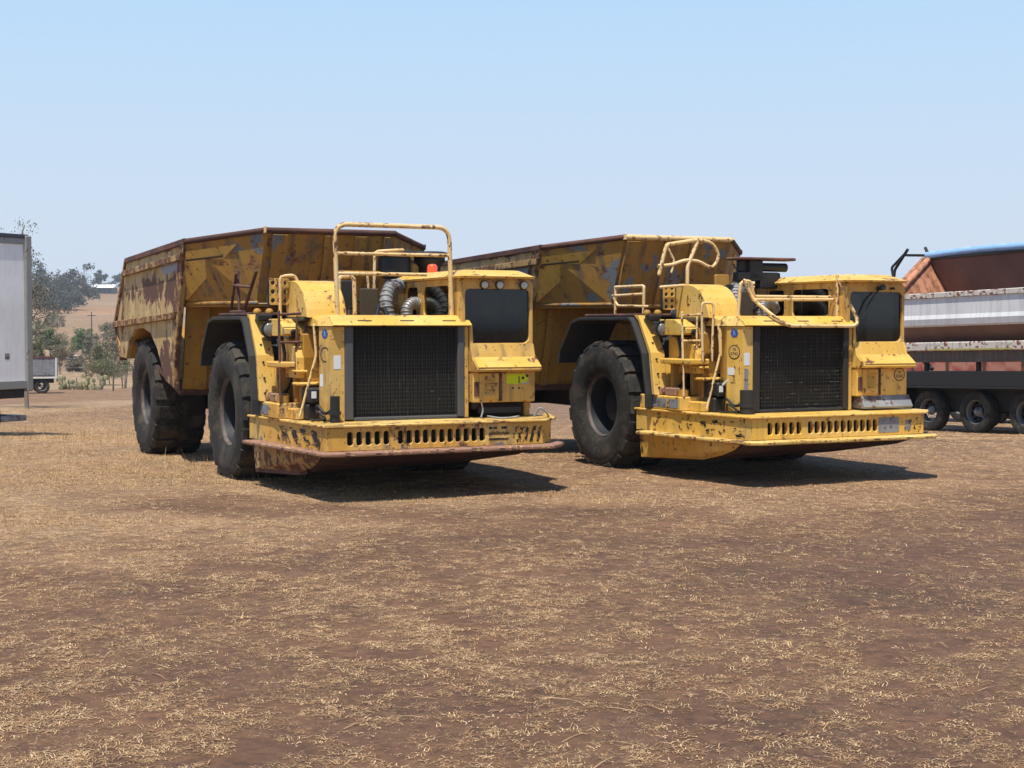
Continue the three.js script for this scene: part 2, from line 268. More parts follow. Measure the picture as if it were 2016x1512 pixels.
{
  const N = 2048, col = new Float32Array(N * N * 3), hgt = new Float32Array(N * N);
  for (let j = 0; j < N; j++) for (let i = 0; i < N; i++) {
    const u = i / N, v = j / N, a = fbm(u * 10, v * 10, 10, 31, 3), b = fbm(u * 90, v * 90, 90, 57, 3), o = j * N + i;
    const k = 0.62 + 0.4 * a + 0.75 * (b - 0.5) + (vn(u * 420, v * 420, 420, 93) > 0.80 ? 0.22 : 0);
    col[o * 3] = SOIL[0] * k; col[o * 3 + 1] = SOIL[1] * k; col[o * 3 + 2] = SOIL[2] * k; hgt[o] = 0.45 * b + 0.25 * a;
  }
  for (let q = 0; q < 52000; q++) {  // short bits of dead grass trodden into the soil
    let x = rnd() * N, y = rnd() * N; if (fbm(x / N * 14, y / N * 14, 14, 77, 3) < 0.36 + 0.3 * rnd()) continue;
    const a = rnd() * 6.283, L = rr(4, 17), w = rr(0.4, 1.3), bend = rr(-0.05, 0.05), k = rr(0.6, 1.15), cr = 0.34 * k, cg = 0.215 * k, cb = 0.115 * k; let an = a;
    for (let s = 0; s < L; s++) {
      x += Math.cos(an); y += Math.sin(an); an += bend;
      for (let e = -w; e <= w; e += 1) { const X = (Math.round(x - Math.sin(an) * e) % N + N) % N, Yy = (Math.round(y + Math.cos(an) * e) % N + N) % N, o = Yy * N + X; col[o * 3] = cr; col[o * 3 + 1] = cg; col[o * 3 + 2] = cb; hgt[o] = 0.95; }
    }
  }
  const d = new Uint8Array(N * N * 4), hd = new Uint8Array(N * N * 4);
  for (let o = 0; o < N * N; o++) { for (let q = 0; q < 3; q++) { d[o * 4 + q] = toS(col[o * 3 + q]); hd[o * 4 + q] = 255 * clamp(hgt[o]); } d[o * 4 + 3] = hd[o * 4 + 3] = 255; }
  const mk = (a, s) => { const t = new THREE.DataTexture(a, N, N, THREE.RGBAFormat); t.wrapS = t.wrapT = THREE.RepeatWrapping; t.magFilter = THREE.LinearFilter; t.minFilter = THREE.LinearMipmapLinearFilter; t.generateMipmaps = true; if (s) t.colorSpace = THREE.SRGBColorSpace; t.repeat.set(1 / DIRT_TILE, 1 / DIRT_TILE); t.needsUpdate = true; return t; };
  M.ground = std({ map: mk(d, true), bumpMap: mk(hd, false), bumpScale: 0.012, roughness: 0.97, vertexColors: true, side: THREE.FrontSide });

  const xs = [], zs = [];
  for (let x = -16; x <= 18; x += 0.25) xs.push(x);
  for (let s = 0.3, x = -16; x > -3500;) { x -= s; s *= 1.16; xs.unshift(x); }
  for (let s = 0.3, x = 18; x < 3500;) { x += s; s *= 1.16; xs.push(x); }
  for (let z = -4; z >= -42; z -= 0.25) zs.push(z);
  for (let s = 0.3, z = -42; z > -4500;) { z -= s; s = Math.min(s * 1.06, Math.max(4, -z * 0.03)); zs.push(z); }
  for (let s = 0.4, z = -4; z < 400;) { z += s; s *= 1.25; zs.unshift(z); }
  const nx = xs.length, nz = zs.length, pos = new Float32Array(nx * nz * 3), uv = new Float32Array(nx * nz * 2), vc = new Float32Array(nx * nz * 3), idx = [];
  for (let j = 0; j < nz; j++) for (let i = 0; i < nx; i++) {
    const x = xs[i], z = zs[j], o = j * nx + i, D = -z;
    let y = groundY(x, z);
    if (D < 60 && D > 0) y += (fbm(x * 0.9, z * 0.9, 0, 71, 3) - 0.5) * 0.035 * (1 - sstep(40, 60, D)) * sstep(0, 4, D);
    pos.set([x, y - 0.006, z], o * 3); uv.set([x + 0.13 * z, z - 0.11 * x], o * 2);
    const s = straw(x, z), n = fbm(x * 0.05, z * 0.05, 0, 131, 3), f = fbm(x * 0.7, z * 0.9, 0, 171, 3);
    let c = [lerp(0.86, 1.55, s) * (0.8 + 0.4 * f), lerp(0.86, 1.52, s) * (0.8 + 0.4 * f), lerp(0.86, 1.48, s) * (0.8 + 0.4 * f)];
    mix3(c, soilTo(0.315, 0.193, 0.107, 0.75 + 0.5 * f), 0.85 * tanside(x, z) * sstep(0.15, 0.6, s));
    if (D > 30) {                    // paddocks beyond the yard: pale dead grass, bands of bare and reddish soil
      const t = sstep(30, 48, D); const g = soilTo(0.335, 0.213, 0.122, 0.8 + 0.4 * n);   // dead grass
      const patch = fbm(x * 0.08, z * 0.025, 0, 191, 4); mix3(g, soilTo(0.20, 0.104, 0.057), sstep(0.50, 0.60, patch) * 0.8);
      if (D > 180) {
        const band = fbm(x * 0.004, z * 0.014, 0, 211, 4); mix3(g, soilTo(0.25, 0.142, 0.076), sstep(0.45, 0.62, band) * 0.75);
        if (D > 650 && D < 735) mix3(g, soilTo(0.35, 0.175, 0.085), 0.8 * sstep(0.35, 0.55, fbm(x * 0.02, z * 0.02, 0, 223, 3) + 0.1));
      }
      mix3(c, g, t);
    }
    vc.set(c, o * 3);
    if (i < nx - 1 && j < nz - 1) idx.push(o, o + 1, o + nx, o + 1, o + nx + 1, o + nx);
  }
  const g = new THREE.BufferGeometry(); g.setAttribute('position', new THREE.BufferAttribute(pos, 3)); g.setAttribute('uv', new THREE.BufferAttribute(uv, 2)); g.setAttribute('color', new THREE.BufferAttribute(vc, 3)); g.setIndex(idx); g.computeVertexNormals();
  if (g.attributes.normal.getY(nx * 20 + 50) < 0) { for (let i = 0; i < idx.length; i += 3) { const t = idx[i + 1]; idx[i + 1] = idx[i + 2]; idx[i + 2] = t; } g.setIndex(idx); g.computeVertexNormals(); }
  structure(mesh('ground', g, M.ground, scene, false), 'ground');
}

M.gauzeDust = std({ color: lin(0.13, 0.12, 0.10), roughness: 0.9 });
M.frameGrey = std({ color: lin(0.075, 0.075, 0.078), roughness: 0.7 });
// ------------------------------------------------------------------ mining truck (x forward, z towards its right side, origin on the ground under the front axle)
const SIDEX0 = -6.6, SIDEX1 = -1.4, SIDEY0 = 1.0, SIDEY1 = 3.3;
const sideTex = makeTex(1280, 640, (u, v, c) => {        // flaking paint on the bed side: big rust blotches, blue-grey primer near the front
  const x = lerp(SIDEX0, SIDEX1, u), y = lerp(SIDEY0, SIDEY1, v);
  const n = fbm(x * 2.2, y * 2.2, 0, 1001, 5), m = fbm(x * 7, y * 7, 0, 1033, 4), f = fbm(x * 24, y * 24, 0, 1051, 3), run = fbm(x * 9, y * 1.2, 0, 1071, 4);
  c[0] = 0.52; c[1] = 0.385; c[2] = 0.185; const k = 0.82 + 0.36 * m; c[0] *= k; c[1] *= k; c[2] *= k;
  mix3(c, [0.42, 0.28, 0.10], clamp((n - 0.45) * 3, 0, 0.8)); mix3(c, GRIME, clamp((run - 0.5) * 2.6, 0, 0.6));
  const blob = (X, Yy, rx, ry) => Math.exp(-(((x - X) / rx) ** 2 + ((y - Yy) / ry) ** 2));
  mix3(c, [0.27, 0.31, 0.36], sstep(0.42, 0.50, 0.75 * blob(-2.5, 2.82, 0.9, 0.16) + 0.75 * blob(-2.1, 1.6, 0.35, 0.35) + 0.55 * (m - 0.5) + 0.3 * (f - 0.5)));
  const q = 0.95 * blob(-3.75, 2.52, 0.65, 0.24) + 0.85 * blob(-2.3, 2.55, 0.5, 0.16) + 0.8 * blob(-2.7, 1.35, 0.55, 0.45) + 0.75 * blob(-2.2, 2.35, 0.3, 0.12) + 0.5 * blob(-5.2, 2.5, 0.5, 0.12) + 0.6 * blob(-3.9, 3.1, 2.4, 0.06) + 0.55 * blob(-5.8, 2.2, 0.12, 0.9) + 1.0 * (m - 0.5) + 0.6 * (f - 0.5) + 0.5 * (n - 0.5);
  mix3(c, RUST2, sstep(0.28, 0.40, q) * 0.85); mix3(c, RUST, sstep(0.38, 0.50, q));
});
sideTex.wrapS = sideTex.wrapT = THREE.ClampToEdgeWrapping;
M.bedSide = std({ map: sideTex, roughness: 0.75 });
const uvSide = (g0) => { const g = g0.index ? g0.toNonIndexed() : g0, p = g.attributes.position, uv = new Float32Array(p.count * 2); for (let i = 0; i < p.count; i++) { uv[i * 2] = (p.getX(i) - SIDEX0) / (SIDEX1 - SIDEX0); uv[i * 2 + 1] = (p.getY(i) - SIDEY0) / (SIDEY1 - SIDEY0); } g.setAttribute('uv', new THREE.BufferAttribute(uv, 2)); return g; };

const numberTex = canvasTex(256, 256, (x) => {
  x.fillStyle = '#c9a25a'; x.beginPath(); x.arc(128, 128, 118, 0, 7); x.fill(); x.lineWidth = 15; x.strokeStyle = '#15110c'; x.beginPath(); x.arc(128, 128, 112, 0, 7); x.stroke();
  x.fillStyle = '#15110c'; x.textAlign = 'center'; x.font = 'bold 62px sans-serif'; x.fillText('TR', 128, 108); x.font = 'bold 70px sans-serif'; x.fillText('0742', 128, 182);
});
const ringTex = canvasTex(128, 128, (x) => { x.lineWidth = 8; x.strokeStyle = '#241c12'; x.beginPath(); x.arc(64, 64, 54, 1.2, 5.6); x.stroke(); x.fillStyle = '#6a5030'; for (let i = 0; i < 9; i++) x.fillRect(52 + 22 * rnd(), 36 + 52 * rnd(), 5, 4); });
const emblemTex = canvasTex(128, 128, (x) => { x.fillStyle = '#2c4f96'; for (let k = 0; k < 8; k++) { x.beginPath(); x.arc(64 + 36 * Math.cos(k * 0.785), 64 + 36 * Math.sin(k * 0.785), 22, 0, 7); x.fill(); } x.beginPath(); x.arc(64, 64, 40, 0, 7); x.fill(); x.strokeStyle = '#9fb6d8'; x.lineWidth = 7; x.beginPath(); x.moveTo(50, 96); x.lineTo(58, 34); x.lineTo(80, 92); x.stroke(); });
function hazardTex(worn, flip) {
  return canvasTex(256, 128, (x, w, h) => {
    x.fillStyle = '#1a1512';
    for (let k = -1; k < 5; k++) { const a = k * 62 + 10; x.beginPath(); if (flip) { x.moveTo(a + 40, 8); x.lineTo(a + 72, 8); x.lineTo(a + 32, 120); x.lineTo(a, 120); } else { x.moveTo(a, 8); x.lineTo(a + 32, 8); x.lineTo(a + 72, 120); x.lineTo(a + 40, 120); } x.fill(); }
    x.globalCompositeOperation = 'destination-out';
    for (let k = 0; k < worn; k++) { x.beginPath(); x.ellipse(rnd() * w, rnd() * h, rr(2, 22), rr(2, 12), rnd() * 3, 0, 7); x.fill(); }
  });
}
const scriptTex = canvasTex(256, 128, (x) => {  // a sticker too worn to read: broken dark bars and a scrawl between them
  x.fillStyle = '#1b1712'; for (const [a, b] of [[12, 34], [62, 38], [150, 60]]) x.fillRect(a, 12, b, 18);
  x.strokeStyle = '#2a231a'; x.lineWidth = 5; x.beginPath(); x.moveTo(10, 78); for (let i = 0; i < 46; i++) x.lineTo(12 + i * 5, 64 + 16 * Math.sin(i * 1.9) * (0.4 + rnd() * 0.8)); x.stroke();
  x.fillRect(10, 98, 226, 15); x.globalCompositeOperation = 'destination-out'; for (let k = 0; k < 26; k++) { x.beginPath(); x.ellipse(rnd() * 256, rnd() * 128, rr(2, 12), rr(1, 4), 0, 0, 7); x.fill(); }
});

function makeWheel() {
  const R = 0.905, w = new THREE.Group(); w.name = 'wheel';
  const prof = [[0.415, -0.29], [0.44, -0.335], [0.50, -0.372], [0.52, -0.388], [0.56, -0.390], [0.58, -0.398], [0.66, -0.408], [0.72, -0.406], [0.735, -0.396], [0.79, -0.392], [0.835, -0.378], [0.868, -0.345], [0.872, -0.2], [0.874, 0], [0.872, 0.2], [0.868, 0.345], [0.835, 0.378], [0.79, 0.392], [0.735, 0.396], [0.72, 0.406], [0.66, 0.408], [0.58, 0.398], [0.56, 0.390], [0.52, 0.388], [0.50, 0.372], [0.44, 0.335], [0.415, 0.29]];
  const g = [disc([0, 0, 0], [0, 0, 1], prof, 56)];
  const at = (r, a, z) => [r * Math.cos(a), r * Math.sin(a), z];
  const N = 19;
  for (let k = 0; k < N; k++) for (const s of [-1, 1]) {
    const a0 = (k + (s > 0 ? 0.5 : 0)) / N * 6.2832, hw = 0.112, sk = 0.10 * s * 0;
    const pts = [];
    for (const e of [-1, 1]) {
      pts.push(at(R, a0 + e * hw + sk, s * 0.03), at(R * 0.995, a0 + e * hw * 0.9, s * 0.33), at(R * 0.968, a0 + e * hw * 0.9, s * 0.380), at(0.84, a0 + e * hw * 0.9, s * 0.388), at(0.84, a0 + e * hw * 1.08, s * 0.03), at(0.78, a0 + e * hw * 0.85, s * 0.36));
    }
    g.push(hull(pts));
  }
  part(w, 'tyre', g, M.rubber);
  part(w, 'rim', disc([0, 0, 0], [0, 0, 1], [[0.402, 0.29], [0.412, 0.31], [0.422, 0.333], [0.438, 0.33], [0.435, 0.30]], 40), M.rimRust);
  part(w, 'rim_well', disc([0, 0, 0], [0, 0, 1], [[0, -0.06], [0.22, -0.06], [0.30, -0.03], [0.375, -0.02], [0.392, 0.05], [0.40, 0.29], [0.41, 0.28], [0.41, -0.25]], 40), M.hub);
  const bolts = []; for (let k = 0; k < 16; k++) { const a = k / 16 * 6.283; bolts.push(cyl([0.27 * Math.cos(a), 0.27 * Math.sin(a), 0.04], [0.27 * Math.cos(a), 0.27 * Math.sin(a), 0.075], 0.016, 0.016, 6)); }
  part(w, 'hub', [disc([0, 0, 0], [0, 0, 1], [[0.235, 0.02], [0.235, 0.12], [0.22, 0.15], [0.15, 0.16], [0.13, 0.19], [0.06, 0.195], [0, 0.195]], 28), ...bolts], M.hub);
  return w;
}
const wheelProto = makeWheel();

function perforated(z0, z1, y0, y1, cols, rows, r) { const s = rrect(z0, z1, y0, y1, 0.02); for (let i = 0; i < cols; i++) for (let j = 0; j < rows; j++) { const h = new THREE.Path(); h.absellipse(lerp(z0, z1, (i + 0.5) / cols), lerp(y0, y1, (j + 0.5) / rows), r, r * 1.1, 0, 6.2832, true); s.holes.push(h); } return s; }

function makeTruck(v, label, pos) {
  const T = thing('mining_truck', label, 'dump truck', pos, -64 * Math.PI / 180);
  const P = (name, g, m, lab) => part(T, name, g, m, lab);
  const one = v === 1;
  const yb = one ? M.worn : M.yellow;

  // wheels
  for (const [x, z, s] of [[0, 1.24, 1], [0, -1.24, -1], [-4.4, 1.34, 1], [-4.4, -1.34, -1]]) {
    const w = wheelProto.clone(); T.add(w); w.position.set(x, 0.885, z); w.rotation.set(0, s > 0 ? 0 : Math.PI, 0); w.rotateZ(rr(0, 6));
  }
  for (const x of [0, -4.4]) P('axle', cyl([x, 0.88, -1.1], [x, 0.88, 1.1], 0.2), M.dark);

  // bumper: wall with slots, side walls, ledge, shelf, skid
  const fs = rrect(-1.28, 1.36, 0.615, 0.875, 0.012);
  const slotZ = []; for (let k = 0; k < 5; k++) slotZ.push(1.10 - k * 0.107); for (let k = 0; k < 10; k++) slotZ.push(0.50 - k * 0.1); slotZ.push(-0.5);
  for (const z of slotZ) { const h = new THREE.Path(), a = 0.034, y0 = 0.672, y1 = 0.825, r = 0.03; h.moveTo(z - a, y0 + r); h.quadraticCurveTo(z - a, y0, z, y0); h.quadraticCurveTo(z + a, y0, z + a, y0 + r); h.lineTo(z + a, y1 - r); h.quadraticCurveTo(z + a, y1, z, y1); h.quadraticCurveTo(z - a, y1, z - a, y1 - r); h.closePath(); fs.holes.push(h); }
  P('bumper_face', frontal(fs, 3.225, 3.28), yb);
  P('bumper_side', slab([0.92, 0.615, 1.56], [3.27, 0.615, 1.365], [3.27, 0.875, 1.365], [0.92, 0.875, 1.56], 0.05), yb);
  P('bumper_side', slab([3.27, 0.615, -1.285], [3.0, 0.615, -1.53], [3.0, 0.875, -1.53], [3.27, 0.875, -1.285], 0.05), yb);
  P('bumper_side', slab([2.99, 0.615, -1.53], [0.92, 0.615, -1.56], [0.92, 0.875, -1.56], [2.99, 0.875, -1.53], 0.05), yb);
  P('bumper_end', cbox(0.93, 0.99, 0.3, 0.86, -1.5, 1.5), M.dark);
  P('cooler_box', cbox(2.3, 3.05, 0.62, 0.86, -1.2, 1.25), M.black);
  P('bumper_ledge', plan([[0.9, 1.585], [3.315, 1.40], [3.325, -1.30], [3.04, -1.575], [0.9, -1.6]], 0.875, 0.903), one ? M.shelfYellow : M.yellow);
  P('bumper_shelf', plan([[1.16, 1.72], [3.37, 1.46], [3.45, 1.30], [3.47, -1.33], [3.14, -1.64], [1.16, -1.7]], 0.565, 0.613, 0.014), one ? M.rustPink : M.shelfYellow, one ? 'rusty bare steel shelf' : undefined);
  const ring = (y, p) => p.map(([x, z]) => [x, y, z]);
  P('skid_plate', loft([ring(0.565, [[0.92, 1.5], [3.12, 1.32], [3.22, 1.2], [3.24, -1.2], [2.92, -1.48], [0.92, -1.5]]), [[0.92, 0.36, 1.49], [2.8, 0.43, 1.27], [2.95, 0.44, 1.1], [2.97, 0.47, -1.1], [2.7, 0.50, -1.4], [0.92, 0.46, -1.45]], [[0.92, 0.22, 1.46], [2.2, 0.28, 1.18], [2.35, 0.31, 0.95], [2.35, 0.34, -0.55], [2.0, 0.36, -0.95], [0.92, 0.34, -1.0]]]), M.rustDark);
  P('skid_side', hull([[0.93, 0.24, 1.490], [2.1, 0.29, 1.285], [2.55, 0.38, 1.29], [2.85, 0.47, 1.318], [3.02, 0.56, 1.352], [0.93, 0.56, 1.518], [0.93, 0.24, 1.47], [2.1, 0.29, 1.27], [3.02, 0.56, 1.335], [0.93, 0.56, 1.5]]), one ? M.rustyPaint : M.yellow);
  if (one) P('skid_lip', hull([[0.9, 0.19, 1.48], [2.1, 0.25, 1.29], [2.2, 0.27, 1.24], [0.9, 0.19, 1.3], [0.9, 0.25, 1.48], [2.1, 0.30, 1.29], [2.2, 0.31, 1.24], [0.9, 0.25, 1.3]]), M.rust);

  // hazard marks, sticker
  decal(T, 'hazard_stripes', [[1.85, 0.63, 1.489], [3.1, 0.63, 1.386], [3.1, 0.84, 1.386], [1.85, 0.84, 1.489]], hazardTex(one ? 60 : 150, false), 'worn black diagonal stripes');
  decal(T, 'hazard_stripes', [[3.284, 0.63, -0.92], [3.284, 0.63, -1.26], [3.284, 0.84, -1.26], [3.284, 0.84, -0.92]], hazardTex(one ? 60 : 190, true), 'worn black diagonal stripes');
  if (one) decal(T, 'bumper_sticker', [[3.284, 0.655, -0.57], [3.284, 0.655, -0.86], [3.284, 0.85, -0.86], [3.284, 0.85, -0.57]], scriptTex, 'black worn sticker lettering');
  else { P('primer_patch', cbox(3.279, 3.284, 0.65, 0.84, -0.88, -0.55, 0.002), M.primer); P('primer_patch', cbox(3.279, 3.284, 0.67, 0.80, -1.07, -0.98, 0.002), M.primer); }

  // step box, steps and small gear on the right front corner
  P('step_box', [cbox(0.95, 1.95, 0.905, 1.085, 0.98, 1.53), cbox(1.95, 2.25, 0.905, 1.03, 1.0, 1.40)], yb);
  P('primer_patch', slab([1.15, 0.94, 1.534], [1.62, 0.94, 1.534], [1.62, 1.05, 1.534], [1.15, 1.05, 1.534], 0.004), M.primer);
  if (!one) P('primer_patch', slab([1.68, 0.94, 1.534], [1.9, 0.94, 1.534], [1.9, 1.05, 1.534], [1.68, 1.05, 1.534], 0.004), M.primer);
  P('step_platform', cbox(one ? 1.45 : 1.4, one ? 1.95 : 2.1, 1.50, 1.57, 1.18, 1.5, 0.015), one ? M.worn : M.yellow);
  P('step_bracket', [cbox(1.5, 1.56, 1.09, 1.50, 1.2, 1.4), cbox(1.78, 1.84, 1.09, 1.5, 1.16, 1.28)], M.plain);
  P('step', cbox(2.0, 2.22, 1.30, 1.335, 1.02, 1.36, 0.012), M.yellow);
  P('step', cbox(1.92, 2.12, 1.45, 1.475, 1.2, 1.34, 0.01), M.yellow);
  P('step_column', cbox(1.7, 2.0, 0.905, 1.9, 0.98, 1.22), M.plain);
  P('recess_wall', cbox(1.0, 1.42, 1.085, 2.0, 0.75, 1.1), M.oily);
  P('valve_block', [cbox(1.5, 1.75, 1.09, 1.19, 1.3, 1.48), cbox(1.25, 1.42, 1.09, 1.16, 1.34, 1.5), cyl([1.15, 1.16, 1.42], [1.45, 1.16, 1.45], 0.035)], M.rustPink);
  P('rag', hull([[1.22, 1.15, 1.46], [1.30, 1.14, 1.5], [1.38, 1.16, 1.47], [1.33, 1.22, 1.45], [1.25, 1.2, 1.42]]), M.pinkRag);
  P('tow_pin', cyl([1.85, 1.09, 1.42], [1.85, 1.17, 1.42], 0.07), M.plain);
  P('pump_housing', [cbox(2.1, 2.38, 0.905, 1.09, 1.06, 1.3, 0.02), cbox(2.1, 2.42, 1.10, 1.28, 1.04, 1.28, 0.02)], M.black);
  P('pump_label', cbox(2.421, 2.424, 1.16, 1.24, 1.2, 1.26, 0.001), M.whiteLabel);
  P('filter_canister', [cyl([2.83, 0.905, 1.12], [2.83, 1.2, 1.12], one ? 0.055 : 0.09), cyl([2.83, 0.99, 1.12], [2.83, 1.03, 1.12], one ? 0.07 : 0.1)], one ? M.black : M.dark);
  P('hose', [curveTube([[2.5, 0.93, 1.2], [2.62, 1.02, 1.26], [2.7, 0.96, 1.2], [2.82, 0.93, 1.24]], 0.016), curveTube([[2.4, 1.0, 1.2], [2.52, 1.08, 1.22], [2.66, 1.0, 1.18], [2.8, 1.05, 1.14]], 0.018), curveTube([[2.45, 0.92, 1.28], [2.65, 0.925, 1.3], [2.8, 0.94, 1.22]], 0.014)], M.black);
  if (!one) P('loose_hose', curveTube([[2.42, 1.25, 1.2], [2.55, 1.34, 1.14], [2.68, 1.24, 1.08], [2.74, 1.12, 1.06]], 0.018), M.bone);

  // fenders
  for (const s of [1, -1]) {
    const arch = [[-1.2, 1.45], [-1.16, 1.62], [-0.78, 2.06], [-0.55, 2.11], [0.82, 2.11], [0.92, 2.06], [1.2, 1.63], [1.3, 1.1], [1.3, 0.92], [1.255, 0.92], [1.255, 1.1], [1.155, 1.61], [0.88, 2.02], [0.80, 2.065], [-0.53, 2.065], [-0.76, 2.02], [-1.12, 1.6], [-1.16, 1.45]];
    P('mudguard', prism(arch, s > 0 ? 0.9 : -1.64, s > 0 ? 1.64 : -0.9), M.flap);
    const edge = [[0.86, 2.13], [0.98, 2.13], [1.30, 1.64], [1.40, 1.09], [1.325, 1.09], [1.235, 1.62], [0.96, 2.06]];
    P('fender_flange', prism(edge, s > 0 ? 1.36 : -1.57, s > 0 ? 1.57 : -1.36), M.yellow);
    P('fender_plate', prism([[1.02, 1.5], [1.32, 1.5], [1.40, 1.09], [1.02, 1.09]], s > 0 ? 1.12 : -1.355, s > 0 ? 1.355 : -1.12), M.yellow);
    P('fender_top', cbox(-0.55, 0.9, 2.115, 2.155, s > 0 ? 0.85 : -1.55, s > 0 ? 1.55 : -0.85), M.rust);
    P('headlight_housing', [cyl([1.20, 1.95, s * 1.42], [1.36, 1.945, s * 1.42], 0.085, 0.115), cbox(1.05, 1.2, 2.05, 2.13, s > 0 ? 1.34 : -1.52, s > 0 ? 1.52 : -1.34)], M.black);
    P('headlight', disc([1.358, 1.945, s * 1.42], [1, 0, 0], [[0.085, 0], [0.075, 0.018], [0.05, 0.028], [0, 0.032]], 20), M.lens);
  }
  for (const [x, z] of [[1.08, 1.50], [1.12, 1.36]]) P('grab_knob', disc([x, 2.145, z], [0, 1, 0], [[0.045, 0], [0.052, 0.025], [0.03, 0.055], [0, 0.06]], 12), M.plain);

  for (const [x, y] of [[1.36, 1.18], [1.33, 1.36], [1.29, 1.55], [1.19, 1.76]]) P('bolt', cyl([x + 0.01, y, 1.50], [x + 0.045, y + 0.006, 1.50], 0.014, 0.014, 6), M.dark);
  P('hose', [curveTube([[1.3, 1.2, 1.3], [1.5, 1.32, 1.22], [1.62, 1.6, 1.2], [1.5, 1.85, 1.12]], 0.02), curveTube([[1.35, 1.12, 1.36], [1.6, 1.22, 1.3], [1.72, 1.4, 1.26]], 0.018), curveTube([[1.45, 2.0, 1.34], [1.62, 1.85, 1.36], [1.66, 1.62, 1.34], [1.62, 1.5, 1.36]], 0.022)], M.black);
  P('hose', [curveTube([[1.9, 2.08, 0.62], [1.75, 2.2, 0.55], [1.6, 2.14, 0.4], [1.4, 2.1, 0.3]], 0.024), curveTube([[2.0, 2.1, 0.3], [1.8, 2.24, 0.2], [1.55, 2.2, 0.12], [1.2, 2.3, 0.05]], 0.02), curveTube([[1.6, 2.06, 0.0], [1.3, 2.2, -0.06], [0.9, 2.3, 0.1], [0.5, 2.25, 0.3]], 0.03)], M.black);
  P('exhaust_manifold', [cyl([0.5, 2.12, 0.45], [1.35, 2.12, 0.45], 0.09), cyl([0.6, 2.12, 0.45], [0.6, 2.55, 0.4], 0.07), cbox(0.2, 0.9, 2.05, 2.3, -0.35, 0.2, 0.03)], M.rustDark);
  // engine bay fill, tank covers, rounded cover, perforated screen
  P('engine_block', [cbox(0.1, 1.85, 1.0, 2.0, -0.55, 0.86), cbox(1.85, 2.55, 0.95, 1.9, -0.5, 0.9)], M.dark);
  P('engine_deck', cbox(-0.5, 2.0, 2.0, 2.045, -0.58, 0.98), M.plain);
  P('front_frame', cbox(-1.3, 2.9, 0.45, 0.86, -0.9, 0.9), M.dark);
  P('tank_cover', [prism([[1.25, 1.87], [1.72, 1.87], [1.90, 1.90], [1.90, 1.955], [1.62, 2.075], [1.25, 2.075]], 0.9, 1.41), prism([[1.3, 1.38], [2.0, 1.38], [2.0, 1.62], [1.93, 1.74], [1.62, 1.845], [1.3, 1.845]], 0.9, 1.30)], one ? M.yellow : M.yellow);
  P('fuel_cap', cyl([1.85, 1.93, 1.30], [1.93, 1.90, 1.30], 0.04), M.black);
  const cov = new THREE.Shape(); cov.moveTo(1.32, 2.09); cov.lineTo(1.32, 2.53); cov.lineTo(1.62, 2.53); cov.quadraticCurveTo(2.02, 2.50, 2.12, 2.09); cov.closePath();
  P('rounded_cover', prism(cov, 0.72, 1.21, 0.012), M.yellow);
  P('cover_base', cbox(1.3, 2.0, 2.045, 2.088, 0.7, 1.24), M.oily);
  P('perforated_screen', frontal(one ? perforated(1.21, 1.45, 2.24, 2.56, 3, 3, 0.026) : perforated(1.29, 1.47, 2.20, 2.52, 2, 4, 0.024), 1.42, 1.44, 0.003), M.cabskin);
  P('screen_backing', cbox(1.30, 1.33, 2.22, 2.54, 1.22, 1.44), M.black);
  P('side_panel', cbox(1.0, 1.03, 2.05, 2.56, 0.25, 0.68), M.dark);
  P('fan_shroud', cbox(1.5, 1.54, 2.05, 2.45, 0.1, 0.34), M.oily);
  if (!one) { const s = rrect(0.21, 0.53, 2.16, 2.68, 0.03); const h = new THREE.Path(); h.absellipse(0.22, 2.42, 0.16, 0.17, 0, 6.28, true); P('shroud_plate', frontal(rrect(0.3, 0.53, 2.16, 2.68, 0.03), 1.2, 1.23), M.plain); P('shroud_hole', disc([1.236, 2.42, 0.30], [1, 0, 0], [[0.13, 0], [0, 0.004]], 24), M.black); }
  P('muffler', cyl([0.9, 2.16, 0.95], [1.3, 2.16, 0.95], 0.07), M.foil);

  // radiator, hood
  const rp = [[2.05, 0.99], [2.48, 1.185], [2.72, 1.12], [2.72, 0.965], [2.05, 0.965]];
  P('radiator_side', plan(rp, 0.905, 1.985), one ? M.cabskin : M.yellow);
  P('radiator_side', cbox(2.1, 2.72, 0.905, 1.985, -0.585, -0.525), M.cabskin);
  P('radiator_core', cbox(2.5, 2.62, 0.93, 1.97, -0.5, 0.94), M.core);
  P('grille_frame', [cbox(2.6, 2.735, 0.92, 1.985, 0.86, 0.96, 0.01), cbox(2.6, 2.735, 0.92, 1.985, -0.522, -0.44, 0.01), cbox(2.62, 2.72, 0.905, 0.945, -0.44, 0.86, 0.008)], one ? M.frameGrey : M.dark);
  const wires = []; for (let k = 0; k <= 27; k++) { const z = lerp(-0.43, 0.85, k / 27); wires.push(cbox(2.690, 2.695, 0.945, 1.98, z - 0.0018, z + 0.0018, 0.0008)); } for (let k = 0; k <= 22; k++) { const y = lerp(0.95, 1.975, k / 22); wires.push(cbox(2.696, 2.701, y - 0.0018, y + 0.0018, -0.44, 0.86, 0.001)); }
  P('grille_mesh', wires, M.gauze).userData.kind = 'stuff';
  const bits = []; for (let k = 0; k < (one ? 26 : 70); k++) { const z = lerp(-0.43, 0.85, Math.floor(rnd() * 28) / 27), y = lerp(0.95, 1.975, Math.floor(rnd() * 23) / 22), L = rr(0.02, 0.07); bits.push(rnd() < (one ? 0.15 : 0.6) ? cbox(2.7015, 2.7045, y - 0.003, y + 0.003, Math.max(-0.43, z - L), z, 0.001) : cbox(2.6855, 2.6895, y - L * 1.6 < 0.95 ? 0.95 : y - L * 1.6, y, z - 0.003, z + 0.003, 0.001)); }
  P('grille_debris', bits, M.gauzeDust).userData.kind = 'stuff';
